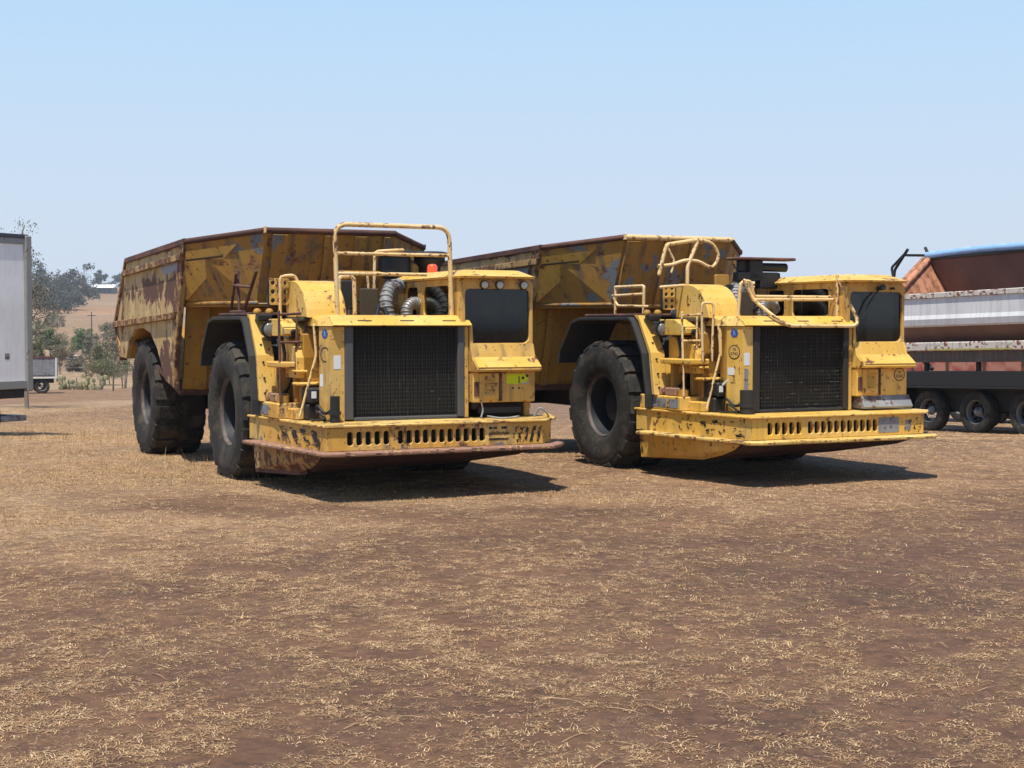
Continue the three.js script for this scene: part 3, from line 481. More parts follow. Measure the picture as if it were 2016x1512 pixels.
  const fins = []; for (let k = 0; k < 46; k++) { const z = lerp(-0.48, 0.92, k / 45); fins.push(cbox(2.62, 2.635, 0.95, 1.96, z - 0.006, z + 0.006, 0.001)); }
  P('radiator_fins', fins, M.dark).userData.kind = 'stuff';
  const hp = [[1.9, 1.99], [2.79, 1.99], [2.795, 2.0], [2.64, 2.105], [2.60, 2.115], [1.9, 2.115]];
  P('hood', prism(hp, -0.6, 1.12, 0.008), M.yellow);
  P('hood_corner', hull([[1.9, 1.99, 1.118], [2.78, 1.99, 1.118], [2.60, 2.112, 1.118], [1.9, 2.112, 1.118], [1.9, 1.99, 1.14], [2.5, 1.99, 1.20], [2.42, 2.05, 1.18]]), M.yellow);
  for (const z of [0.72, 0.2, -0.33]) P('hood_slot', slab([2.729, 2.044, z + 0.085], [2.729, 2.044, z - 0.085], [2.712, 2.0555, z - 0.085], [2.712, 2.0555, z + 0.085], 0.004).translate(0.003, 0.002, 0), M.dark);
  decal(T, 'blue_emblem', [[2.53, 1.84, 1.1715], [2.66, 1.84, 1.1363], [2.66, 1.96, 1.1363], [2.53, 1.96, 1.1715]].map(([x, y, z]) => [x + 0.003, y, z + 0.003]), emblemTex, 'round blue emblem');
  decal(T, 'number_ring', [[2.50, 1.57, 1.1796], [2.69, 1.57, 1.1281], [2.69, 1.76, 1.1281], [2.50, 1.76, 1.1796]].map(([x, y, z]) => [x + 0.003, y, z + 0.003]), one ? ringTex : numberTex, one ? 'worn remains of a black ring' : 'black ring with number');
  P('paper_label', cbox(2.7205, 2.7235, 1.5, 1.655, 1.01, 1.095, 0.001), M.whiteLabel);
  if (!one) { P('primer_patch', cbox(2.7205, 2.7235, 1.18, 1.46, 1.03, 1.09, 0.001), M.primer); P('data_plate', slab([2.50, 1.38, 1.183], [2.60, 1.38, 1.156], [2.60, 1.47, 1.156], [2.50, 1.47, 1.183], 0.003), M.whiteLabel); }
  else P('data_plate', slab([2.50, 1.30, 1.183], [2.56, 1.30, 1.167], [2.56, 1.44, 1.167], [2.50, 1.44, 1.183], 0.003), M.whiteLabel);

  // cab
  const cf = shapeOf([[-1.42, 1.7], [-0.59, 1.7], [-0.59, 1.988], [-0.475, 1.988], [-0.475, 2.50], [-0.53, 2.56], [-1.36, 2.56], [-1.42, 2.50]]);
  { const h = new THREE.Path(), q = new THREE.Shape(); q.moveTo(-1.28, 1.785); q.lineTo(-0.635, 1.785); q.lineTo(-0.62, 2.0); q.lineTo(-0.53, 2.02); q.lineTo(-0.53, 2.36); q.quadraticCurveTo(-0.53, 2.43, -0.60, 2.43); q.lineTo(-1.31, 2.43); q.quadraticCurveTo(-1.378, 2.43, -1.378, 2.36); q.lineTo(-1.378, 1.885); q.quadraticCurveTo(-1.378, 1.785, -1.28, 1.785); h.setFromPoints(q.getPoints(6).reverse()); cf.holes.push(h); }
  const cab = P('cab_front', frontal(cf, 2.68, 2.74), M.cabskin);
  const cs = new THREE.Shape([[0.72, 2.046], [2.68, 2.046], [2.68, 2.55], [0.78, 2.55]].map((p) => new THREE.Vector2(...p)));
  for (const [a, b] of [[1.02, 1.40], [1.58, 2.36]]) { const h = new THREE.Path(); h.setFromPoints(rrect(a, b, 2.12, 2.475, 0.07).getPoints(5).reverse()); cs.holes.push(h); }
  P('cab_side', prism(cs, -0.525, -0.475, 0.006), M.cabskin);
  const cs2 = new THREE.Shape([[0.55, 1.0], [2.68, 1.0], [2.68, 2.55], [0.62, 2.55]].map((p) => new THREE.Vector2(...p)));
  { const h = new THREE.Path(); h.setFromPoints(rrect(2.0, 2.58, 1.72, 2.42, 0.07).getPoints(5).reverse()); cs2.holes.push(h); const h2 = new THREE.Path(); h2.setFromPoints(rrect(1.2, 1.9, 1.72, 2.42, 0.07).getPoints(5).reverse()); cs2.holes.push(h2); }
  P('cab_side', prism(cs2, -1.42, -1.37, 0.006), M.cabskin);
  P('cab_back', cbox(0.58, 0.62, 1.0, 2.55, -1.37, -0.53), M.cabskin);
  P('cab_floor', cbox(0.62, 2.67, 1.0, 1.1, -1.365, -0.64), M.dark);
  P('cab_roof', loft([ring(2.552, [[0.66, -0.435], [2.84, -0.435], [2.86, -0.60], [2.83, -1.36], [2.7, -1.46], [0.5, -1.46]]), ring(2.575, [[0.65, -0.425], [2.86, -0.425], [2.88, -0.60], [2.85, -1.37], [2.7, -1.475], [0.49, -1.475]]), ring(2.655, [[0.78, -0.57], [2.62, -0.57], [2.64, -0.68], [2.6, -1.25], [2.5, -1.35], [0.62, -1.35]])]), M.yellow);
  P('windscreen', cbox(2.70, 2.706, 1.77, 2.445, -1.39, -0.51, 0.001), M.glass);
  P('side_window', cbox(1.01, 1.41, 2.11, 2.485, -0.502, -0.497, 0.001), M.glass);
  P('side_window', cbox(1.57, 2.37, 2.11, 2.485, -0.502, -0.497, 0.001), M.glass);
  P('side_window', cbox(1.99, 2.59, 1.71, 2.43, -1.397, -1.392, 0.001), M.glass); P('side_window', cbox(1.19, 1.91, 1.71, 2.43, -1.397, -1.392, 0.001), M.glass);
  P('seat', [cbox(1.1, 1.5, 1.5, 1.6, -1.2, -0.8, 0.03), cbox(1.0, 1.12, 1.55, 2.15, -1.2, -0.8, 0.03)], M.seat);
  P('dashboard', [cbox(2.35, 2.66, 1.6, 1.80, -1.34, -0.66, 0.04), cyl([2.1, 1.7, -1.0], [2.2, 1.85, -1.0], 0.03)], M.trim);
  P('steering_wheel', new THREE.TorusGeometry(0.18, 0.015, 8, 24).rotateY(Math.PI / 2).rotateZ(0.5).translate(2.1, 1.88, -1.0), M.seat);
  P('cab_inner_panel', cbox(0.63, 0.66, 1.2, 2.4, -1.3, -0.75), M.trim);
  if (one) for (const z of [-0.77, -0.97, -1.29]) { const hl = P('roof_light', disc([2.745, 2.475, z], [1, 0, 0], [[0.045, 0], [0.045, 0.03], [0.03, 0.045], [0, 0.05]], 16), M.lensWhite); part(hl, 'light_housing', cyl([2.741, 2.475, z], [2.77, 2.475, z], 0.055, 0.055, 16), M.black); }
  else { P('light_bracket', [cbox(2.742, 2.8, 2.45, 2.5, -1.02, -0.94), cyl([2.79, 2.48, -0.98], [2.84, 2.49, -0.98], 0.03, 0.04), cbox(2.742, 2.80, 2.46, 2.49, -1.22, -1.16)], M.black); P('wiper', [pipe([[2.75, 2.46, -0.98], [2.77, 2.3, -0.82], [2.76, 2.08, -0.70]], 0.009, 0.03, 6)], M.black); }
  P('cab_chin', prism([[2.3, 1.45], [2.93, 1.45], [2.965, 1.475], [2.955, 1.50], [2.80, 1.615], [2.745, 1.775], [2.69, 1.79], [2.3, 1.6]], -1.43, -0.59), one ? M.cabskin : M.yellow);
  P('chin_cap', slab([2.962, 1.503, -0.60], [2.962, 1.503, -1.425], [2.806, 1.618, -1.425], [2.806, 1.618, -0.60], 0.012).translate(0.004, 0.004, 0), M.yellow);
  P('cab_nose', cbox(2.3, 2.80, 1.085, 1.448, -1.42, -0.60), one ? M.cabskin : M.yellow);
  const vent = P('vent_door', cbox(2.801, 2.825, 1.12, 1.435, -0.93, -0.68, 0.01), M.cabskin);
  for (let k = 0; k < 6; k++) { const y = 1.185 + k * 0.034; part(vent, 'louvre', slab([2.845, y, -0.74], [2.845, y, -0.87], [2.825, y + 0.024, -0.87], [2.825, y + 0.024, -0.74], 0.006), one ? M.worn : M.yellow); }
  P('vent_hinge', [cbox(2.802, 2.822, 1.10, 1.44, -0.972, -0.945, 0.004), cbox(2.802, 2.818, 1.435, 1.447, -0.96, -0.66, 0.004)], M.rust);
  P('rust_plate', cbox(2.801, 2.808, 1.16, 1.33, -0.672, -0.612, 0.002), M.rust);
  if (one) {
    const tag = canvasTex(128, 64, (x) => { x.fillStyle = '#c3d400'; x.fillRect(2, 6, 66, 52); x.beginPath(); x.ellipse(88, 30, 30, 24, 0, 0, 7); x.fill(); x.fillStyle = '#26261c'; x.beginPath(); x.ellipse(90, 28, 8, 7, 0, 0, 7); x.fill(); x.fillRect(66, 20, 6, 34); x.beginPath(); x.ellipse(112, 18, 9, 6, 0.7, 0, 7); x.fill(); x.fillStyle = '#a9b4bd'; x.fillRect(84, 50, 34, 7); });
    decal(T, 'fluorescent_tag', [[2.804, 1.285, -1.03], [2.804, 1.285, -1.35], [2.804, 1.435, -1.35], [2.804, 1.435, -1.03]], tag, 'lime yellow painted patch');
    for (const z of [-1.12, -1.2]) P('bolt', cyl([2.8, 1.25, z], [2.81, 1.25, z], 0.012, 0.012, 6), M.dark);
    P('bellows', [cbox(2.2, 2.74, 0.905, 1.07, -1.3, -0.72, 0.05)], M.black);
    P('support', cbox(2.5, 2.7, 0.905, 1.08, -1.40, -1.32), M.plain);
    P('cable', [curveTube([[2.8, 1.12, -0.70], [2.9, 1.0, -0.68], [2.98, 0.92, -0.62]], 0.01), curveTube([[3.05, 0.92, -1.28], [3.1, 1.02, -1.33], [3.1, 0.96, -1.42], [3.08, 0.91, -1.46]], 0.013), curveTube([[2.9, 0.93, -0.74], [3.05, 0.912, -0.85], [3.12, 0.93, -1.05]], 0.012)], M.steel);
    P('ledge_block', hull([[2.95, 0.903, -1.44], [3.1, 0.903, -1.44], [3.02, 0.903, -1.58], [2.98, 0.96, -1.45], [3.04, 0.95, -1.48]]), M.yellow);
  } else {
    decal(T, 'fleet_number', [[2.804, 1.265, -1.19], [2.804, 1.265, -1.385], [2.804, 1.5 - 0.05, -1.385], [2.804, 1.45, -1.19]], numberTex, 'black ring reading TR 0742');
    P('skirt', prism([[2.2, 0.95], [2.86, 0.925], [2.88, 0.95], [2.80, 1.09], [2.2, 1.09]], -1.46, -0.66), M.steel, 'bare grey curved skirt');
  }

  // rails
  if (one) {
    P('guard_hoop', [pipe([[2.56, 2.11, 0.99], [2.56, 3.15, 1.02], [2.56, 3.15, -0.40], [2.56, 2.11, -0.435]], 0.028, 0.16), pipe([[2.56, 2.82, 1.0], [2.56, 2.82, -0.42]], 0.021), pipe([[2.56, 2.59, 1.0], [2.56, 2.59, -0.1]], 0.021)], M.rail, 'tall pale tube hoop with rust rings');
    P('grab_hoop', pipe([[1.9, 2.07, 0.74], [1.9, 2.58, 0.74], [1.9, 2.58, 0.55], [1.9, 2.07, 0.54]], 0.026, 0.06), M.rail);
    P('handle', pipe([[1.5, 2.09, 1.34], [1.5, 2.58, 1.34], [1.5, 2.60, 1.16], [1.5, 2.5, 1.11], [1.5, 2.07, 1.12]], 0.02, 0.05), M.rail);
    P('pole', [pipe([[1.2, 2.05, 0.04], [1.2, 2.92, 0.02], [1.2, 2.95, -0.36]], 0.02, 0.06), pipe([[1.2, 2.62, 0.12], [1.2, 2.4, 0.1], [1.2, 2.1, 0.04]], 0.016, 0.05)], M.rail);
    P('fender_frame', [pipe([[-0.5, 2.16, 1.4], [-0.22, 2.66, 1.4]], 0.02), pipe([[0.12, 2.16, 1.4], [0.70, 2.66, 1.4]], 0.024), pipe([[-0.36, 2.52, 1.4], [0.42, 2.48, 1.4]], 0.02), pipe([[-0.15, 2.16, 1.38], [-0.3, 2.7, 1.36]], 0.022), pipe([[-0.5, 2.17, 1.4], [0.2, 2.17, 1.4]], 0.022)], M.rust, 'bent rusty frame');
  } else {
    P('bent_rail', [pipe([[1.2, 2.67, 1.39], [1.2, 3.06, 1.28], [1.2, 3.14, 0.78], [1.2, 2.78, 0.95], [1.2, 2.05, 0.95]], 0.026, 0.05), curveTube([[1.2, 3.14, 0.78], [1.2, 3.09, 0.56], [1.2, 2.92, 0.46], [1.2, 2.78, 0.56], [1.2, 2.85, 0.78], [1.2, 2.86, 0.98], [1.2, 2.80, 1.2], [1.2, 2.78, 1.41]], 0.022, 40), pipe([[1.2, 3.06, 1.28], [1.2, 2.84, 1.15], [1.2, 2.70, 1.2]], 0.016, 0.05)], M.rail, 'crumpled pale handrail');
    P('fender_rail', [pipe([[-0.08, 2.53, 1.3], [0.67, 2.53, 1.3], [0.66, 2.15, 1.3]], 0.022, 0.02), pipe([[-0.17, 2.41, 1.3], [0.64, 2.42, 1.3]], 0.02), pipe([[-0.17, 2.41, 1.3], [-0.04, 2.27, 1.3], [0.76, 2.25, 1.3]], 0.018, 0.04), pipe([[-0.1, 2.15, 1.3], [-0.1, 2.53, 1.3]], 0.022)], M.rail);
    P('cover_rail', pipe([[1.5, 2.49, 1.55], [1.5, 2.52, 1.17], [1.5, 2.07, 1.14]], 0.02, 0.01), M.rail);
    P('hood_rail', [pipe([[2.4, 2.11, 0.97], [2.4, 2.54, 0.93], [2.4, 2.56, 0.78], [2.4, 2.36, 0.73], [2.44, 2.36, -0.44]], 0.022, 0.05), pipe([[2.44, 2.56, 0.90], [2.46, 2.32, 0.78], [2.78, 2.06, 0.62], [2.83, 1.99, 0.5], [2.83, 1.985, -0.55], [2.80, 2.06, -0.60], [2.62, 2.58, -0.44]], 0.022, 0.1), pipe([[2.46, 2.32, 0.78], [2.5, 2.33, -0.44]], 0.02), pipe([[2.58, 2.1, -0.445], [2.58, 2.64, -0.445]], 0.022)], M.rail, 'pushed down pale handrail over the hood');
    P('grab_loop', pipe([[2.2, 1.55, 1.36], [2.2, 2.28, 1.38], [2.2, 2.28, 1.20], [2.2, 1.55, 1.22]], 0.016, 0.05), M.rail);
    P('grab_hook', pipe([[2.3, 1.62, 1.16], [2.3, 1.97, 1.16], [2.3, 2.0, 1.02]], 0.022, 0.05), M.rail);
    P('deck_hatch', [cbox(1.9, 2.05, 2.045, 2.09, 0.62, 0.98), pipe([[2.0, 2.09, 0.9], [2.0, 2.16, 0.88], [2.0, 2.16, 0.76], [2.0, 2.09, 0.74]], 0.01, 0.02)], M.rail);
  }
  P('ladder', [pipe([[1.95, 1.1, 1.48], [1.9, 2.16, 1.48]], 0.016), pipe([[1.98, 1.35, 1.18], [1.93, 2.14, 1.16]], 0.018), pipe([[1.9, 2.12, 1.48], [1.9, 2.14, 1.16]], 0.016), pipe([[1.96, 1.43, 1.30], [1.93, 2.1, 1.27]], 0.014), pipe([[1.96, 1.8, 1.48], [1.96, 1.8, 1.18]], 0.015)], one ? M.rust : M.rail);
  P('diagonal_rod', pipe([[2.28, 2.0, 1.18], [2.3, 1.65, 1.16], [2.3, 0.95, 1.36]], 0.016, 0.04), M.rail);

  // intake, ducts, beacon
  const duct = (pts, r) => { const c = new THREE.CatmullRomCurve3(pts.map((p) => V3(...p))), gs = [new THREE.TubeGeometry(c, 30, r, 14)]; for (let k = 0; k < 20; k++) { const t = k / 19, p = c.getPointAt(t), tg = c.getTangentAt(t), to = new THREE.TorusGeometry(r, r * 0.13, 6, 16); to.applyQuaternion(new THREE.Quaternion().setFromUnitVectors(V3(0, 0, 1), tg)); to.translate(p.x, p.y, p.z); gs.push(to); } return gs; };
  if (one) {
    P('air_cleaner', [disc([0.3, 2.62, -0.6], [0, 1, 0], [[0.20, 0], [0.215, 0.02], [0.215, 0.26], [0.19, 0.30], [0, 0.30]], 24), disc([0.3, 2.93, -0.6], [0, 1, 0], [[0.12, 0], [0.30, 0.012], [0.30, 0.035], [0.2, 0.06], [0, 0.065]], 24)], M.black);
    P('air_cleaner', [disc([0.3, 2.6, -1.1], [0, 1, 0], [[0.15, 0], [0.15, 0.18], [0.21, 0.25], [0.21, 0.32], [0, 0.32]], 24), disc([0.3, 2.93, -1.1], [0, 1, 0], [[0.12, 0], [0.28, 0.01], [0.28, 0.03], [0.2, 0.05], [0, 0.055]], 24)], M.black);
    P('intake_cylinder', cyl([0.3, 2.66, -0.42], [0.3, 2.66, 0.18], 0.05), M.plain);
    const b = P('beacon', [disc([1.2, 2.655, -0.76], [0, 1, 0], [[0.065, 0], [0.07, 0.02], [0.066, 0.09], [0.045, 0.118], [0, 0.125]], 20)], M.orange, 'orange warning beacon');
    part(b, 'beacon_base', cyl([1.2, 2.63, -0.76], [1.2, 2.66, -0.76], 0.075), M.dark);
    P('intake_duct', duct([[1.25, 2.06, -0.14], [1.22, 2.3, -0.12], [1.1, 2.46, -0.22], [0.95, 2.5, -0.40], [0.6, 2.5, -0.52]], 0.085), M.steel);
    P('intake_duct', duct([[1.5, 2.04, -0.30], [1.48, 2.2, -0.30], [1.45, 2.28, -0.40], [1.42, 2.22, -0.52], [1.40, 2.06, -0.54]], 0.07), M.foil, 'silver flexible duct');
  } else {
    P('air_cleaner', [cbox(1.05, 1.3, 2.88, 2.92, -0.76, 0.24, 0.015)], M.rust, 'rusty flat rain cap');
    P('air_cleaner', [cbox(1.1, 1.25, 2.62, 2.88, -0.24, -0.02), cyl([1.18, 2.79, -0.24], [1.18, 2.79, -0.66], 0.06), cbox(1.1, 1.25, 2.5, 2.72, -0.5, -0.2), cbox(1.1, 1.25, 2.60, 2.72, -0.2, 0.16), cbox(1.12, 1.2, 2.72, 2.88, 0.02, 0.12)], M.black);
    P('intake_pipe', [cbox(1.0, 1.1, 2.5, 2.72, -0.64, -0.52)], M.rust);
    P('intake_duct', duct([[1.35, 2.08, 0.28], [1.3, 2.3, 0.24], [1.15, 2.48, 0.12], [1.0, 2.5, -0.06], [0.8, 2.46, -0.2]], 0.10), M.steel);
    P('intake_duct', duct([[1.6, 2.06, 0.02], [1.56, 2.2, 0.0], [1.5, 2.3, -0.1], [1.45, 2.3, -0.22], [1.4, 2.2, -0.3]], 0.085), M.foil);
  }

  // bed
  const side = new THREE.Shape([[-1.5, 3.13], [-2.17, 1.43], [-2.17, 1.1], [-2.78, 1.19], [-3.05, 1.42], [-3.3, 1.65], [-3.75, 1.88], [-4.3, 1.96], [-4.9, 1.93], [-5.35, 1.74], [-5.55, 1.46], [-5.9, 1.48], [-6.38, 2.02], [-5.45, 3.02]].map((p) => new THREE.Vector2(...p)));
  for (const s of [1, -1]) {
    const z0 = s > 0 ? 1.69 : -1.75, z1 = s > 0 ? 1.75 : -1.69;
    const b = mesh('bed_side', uvSide(prism(side, z0, z1, 0.006)), M.bedSide, T, false); if (s > 0) b.userData.label = 'rusted side wall of the tray';
    const zo = s > 0 ? [1.749, 1.82] : [-1.82, -1.749];
    P('side_rib', prism([[-1.55, 2.89], [-1.52, 2.98], [-5.50, 2.87], [-5.58, 2.78]], ...zo), M.rustyPaint);
    P('side_rib', prism([[-1.98, 2.09], [-1.94, 2.18], [-6.26, 2.06], [-6.32, 1.96]], ...zo), M.rustyPaint);
    P('top_rail', prism([[-1.48, 3.10], [-1.46, 3.18], [-5.42, 3.07], [-5.48, 2.99]], s > 0 ? 1.66 : -1.79, s > 0 ? 1.79 : -1.66), M.rust);
    P('corner_post', prism([[-1.49, 3.12], [-1.74, 3.12], [-2.2, 2.2], [-2.3, 1.35], [-2.15, 1.1], [-2.12, 1.42]], s > 0 ? 1.70 : -1.775, s > 0 ? 1.775 : -1.70), M.rustyPaint);
    P('rear_post', prism([[-5.42, 3.04], [-5.52, 3.04], [-6.44, 2.02], [-5.95, 1.42], [-5.86, 1.48], [-6.3, 2.03]], s > 0 ? 1.66 : -1.78, s > 0 ? 1.78 : -1.66), M.rustyPaint);
    // arch lip behind the panel
    const arch = [[-2.78, 1.19], [-3.3, 1.65], [-3.75, 1.88], [-4.3, 1.96], [-4.9, 1.93], [-5.35, 1.74], [-5.55, 1.46]]; const lip = [];
    for (let k = 0; k + 1 < arch.length; k++) lip.push(slab([arch[k][0], arch[k][1], s * 1.69], [arch[k + 1][0], arch[k + 1][1], s * 1.69], [arch[k + 1][0], arch[k + 1][1], s * 0.7], [arch[k][0], arch[k][1], s * 0.7], 0.03));
    P('wheel_arch', lip, M.plain);
    // headboard wing
    const a = [-2.02, 2.3, s * 1.75], b2 = [-0.85, 2.3, s * 0.95], c2 = [-0.5, 3.25, s * 0.92], d2 = [-1.48, 3.13, s * 1.75];
    P('headboard_wing', s > 0 ? slab(a, b2, c2, d2, 0.05) : slab(b2, a, d2, c2, 0.05), M.bed);
    const L3 = (p, q, t) => p.map((e, k) => lerp(e, q[k], t)), on = (u, w) => L3(L3(a, b2, u), L3(d2, c2, u), w);
    const off = (p) => [p[0] + 0.03, p[1], p[2] + s * 0.03];
    const tri = [on(0.04, 0.84), on(0.68, 0.86), on(0.15, 0.06), on(0.04, 0.06)].map(off);
    P('gusset', hull([...tri, ...tri.map((p) => [p[0] - 0.035, p[1], p[2] - s * 0.035])]), M.cabskin);
    const gr = [on(0.06, 0.71), on(0.52, 0.72), on(0.52, 0.69), on(0.06, 0.68)].map((p) => [p[0] + 0.034, p[1], p[2] + s * 0.034]);
    P('gusset_groove', hull([...gr, ...gr.map((p) => [p[0] - 0.04, p[1], p[2] - s * 0.04])]), M.oily);
    P('wing_rail', pipe([[-1.46, 3.14, s * 1.74], [-0.5, 3.26, s * 0.92]], 0.04), M.rust);
    P('wing_flange', pipe([[-2.02, 2.3, s * 1.75], [-0.85, 2.3, s * 0.95]], 0.03), M.bed);
  }
  P('headboard', slab([-0.85, 2.3, 0.95], [-0.85, 2.3, -0.95], [-0.5, 3.25, -0.92], [-0.5, 3.25, 0.92], 0.05), M.bed);
  P('headboard_rail', pipe([[-0.5, 3.26, 0.92], [-0.5, 3.265, -0.92]], 0.04), one ? M.rust : M.rail);
  for (const [z, w] of one ? [[0.72, 0.1], [0.06, 0.035], [-0.42, 0.08], [-0.8, 0.04]] : [[0.78, 0.11], [0.2, 0.04], [-0.3, 0.09]]) P('headboard_rib', slab([-0.80, 2.3, z + w], [-0.80, 2.3, z - w], [-0.46, 3.2, z - w], [-0.46, 3.2, z + w], 0.06), M.bed);
  P('lifting_lug', cbox(-0.50, -0.42, 3.22, 3.31, 0.93, 0.95, 0.004), M.rail);
  P('headboard_sill', plan([[-2.02, 1.74], [-0.86, 0.95], [-0.86, -0.95], [-2.02, -1.74]], 2.25, 2.29), M.plain);
  P('bed_front', slab([-2.28, 1.05, 1.62], [-2.28, 1.05, -1.62], [-1.98, 2.27, -1.62], [-1.98, 2.27, 1.62], 0.06), M.plain);
  for (const z of [1.35, 0.55, -0.35, -1.2]) P('bed_front_rib', slab([-2.22, 1.08, z + 0.05], [-2.22, 1.08, z - 0.05], [-1.93, 2.24, z - 0.05], [-1.93, 2.24, z + 0.05], 0.06), M.plain);
  P('bed_front_rib', slab([-2.16, 1.62, 1.6], [-2.16, 1.62, -1.6], [-2.13, 1.72, -1.6], [-2.13, 1.72, 1.6], 0.03), M.plain);
  P('bed_floor', slab([-2.25, 1.08, 1.66], [-2.25, 1.08, -1.66], [-6.2, 1.95, -1.66], [-6.2, 1.95, 1.66], 0.08), M.rust);
  P('rear_frame', [cbox(-6.0, -1.2, 0.72, 1.08, -0.55, 0.55), cbox(-1.4, -0.7, 0.6, 1.2, -0.4, 0.4, 0.05)], M.dark);
  for (const z of [0.75, -0.75]) P('hoist_cylinder', cyl([-1.9, 0.9, z], [-3.2, 1.6, z], 0.09), M.dark);
  return T;
}
const truckA = makeTruck(1, 'yellow underground dump truck with a tall pale guard hoop and orange beacon', [-2.226, 0, -19.577]);
const truckB = makeTruck(2, 'yellow underground dump truck with crumpled handrail and TR 0742 on its nose', [2.661, 0, -21.139]);

// ------------------------------------------------------------------ white side tipper trailer parked behind the trucks
const whiteTex = (s, base, rust, runs = 0.45) => makeTex(512, 512, (u, v, c) => {
  const x = u * 4, y = v * 4, n = fbm(x, y, 4, s, 4), run = fbm(x * 10, y * 1, 40, s + 9, 4), m = fbm(x * 9, y * 9, 36, s + 31, 3);
  c[0] = base[0]; c[1] = base[1]; c[2] = base[2]; const k = 0.88 + 0.2 * n; c[0] *= k; c[1] *= k; c[2] *= k;
  mix3(c, [0.20, 0.16, 0.13], clamp((run - 0.52) * 2.2, 0, runs)); mix3(c, RUST2, sstep(0.70 - rust * 0.2, 0.74 - rust * 0.2, m * 0.7 + n * 0.3));
}, { repeat: 2.2 });
M.white = std({ map: whiteTex(1201, [0.66, 0.67, 0.70], -0.5, 0.16), roughness: 0.45 });
M.whiteRust = std({ map: whiteTex(1231, [0.58, 0.54, 0.50], 0.5), roughness: 0.6 });
M.greyBeam = std({ map: whiteTex(1261, [0.20, 0.19, 0.18], 0.3), roughness: 0.7 });
M.beamBrown = std({ map: whiteTex(1267, [0.105, 0.085, 0.07], 0.4), roughness: 0.8 });
M.tubInner = std({ map: makeTex(256, 256, (u, v, c) => { const n = fbm(u * 4, v * 4, 4, 1301, 4); c[0] = 0.12 + 0.14 * n; c[1] = 0.065 + 0.07 * n; c[2] = 0.05 + 0.045 * n; }, { repeat: 3 }), roughness: 0.9 });  // same rust as the end rail, darkened to carry the tub shade
M.tubOrange = std({ map: makeTex(256, 256, (u, v, c) => { const n = fbm(u * 5, v * 5, 5, 1321, 4); c[0] = 0.52; c[1] = 0.24; c[2] = 0.14; mix3(c, RUST2, clamp((n - 0.45) * 3)); }, { repeat: 1 }), roughness: 0.85 });
M.tarp = std({ map: makeTex(256, 256, (u, v, c) => { const n = fbm(u * 6, v * 6, 6, 1341, 4); c[0] = 0.13 + 0.22 * n; c[1] = 0.30 + 0.26 * n; c[2] = 0.55 + 0.3 * n; }, { repeat: 1.2 }), roughness: 0.6 });
M.tapeY = std({ color: lin(0.36, 0.34, 0.09), roughness: 0.6 });
M.alloy = std({ color: lin(0.20, 0.20, 0.20), roughness: 0.5, metalness: 0.3 });

function roadWheel(R = 0.5, w = 0.28) {
  const g = new THREE.Group(); g.name = 'wheel';
  part(g, 'tyre', disc([0, 0, 0], [0, 0, 1], [[R * 0.56, -w * 0.36], [R * 0.7, -w / 2], [R * 0.9, -w / 2], [R * 0.985, -w * 0.40], [R, -w * 0.2], [R, w * 0.2], [R * 0.985, w * 0.40], [R * 0.9, w / 2], [R * 0.7, w / 2], [R * 0.56, w * 0.36]], 36), M.rubber);
  const hs = new THREE.Shape(); hs.absarc(0, 0, R * 0.50, 0, 6.2832); for (let k = 0; k < 8; k++) { const a = k / 8 * 6.283, h = new THREE.Path(); h.absarc(Math.cos(a) * R * 0.36, Math.sin(a) * R * 0.36, R * 0.065, 0, 6.2832, true); hs.holes.push(h); }
  const rim = part(g, 'rim', [prism(hs, -0.02, 0.0, 0.003), disc([0, 0, 0], [0, 0, 1], [[R * 0.50, -0.02], [R * 0.52, w * 0.30], [R * 0.56, w * 0.40], [R * 0.575, w * 0.37], [R * 0.53, -0.02]], 32)], M.alloy);
  part(g, 'hub', disc([0, 0, -0.01], [0, 0, 1], [[R * 0.23, 0], [R * 0.21, 0.05], [R * 0.13, 0.07], [R * 0.11, 0.12], [0, 0.125]], 20), M.steel);
  return g;
}
const roadWheelProto = roadWheel();
function addWheel(parent, x, y, z, s, scale = 1) { const w = roadWheelProto.clone(); parent.add(w); w.position.set(x, y, z); w.scale.setScalar(scale); w.rotation.set(0, s > 0 ? 0 : Math.PI, 0); w.rotateZ(rr(0, 6)); return w; }
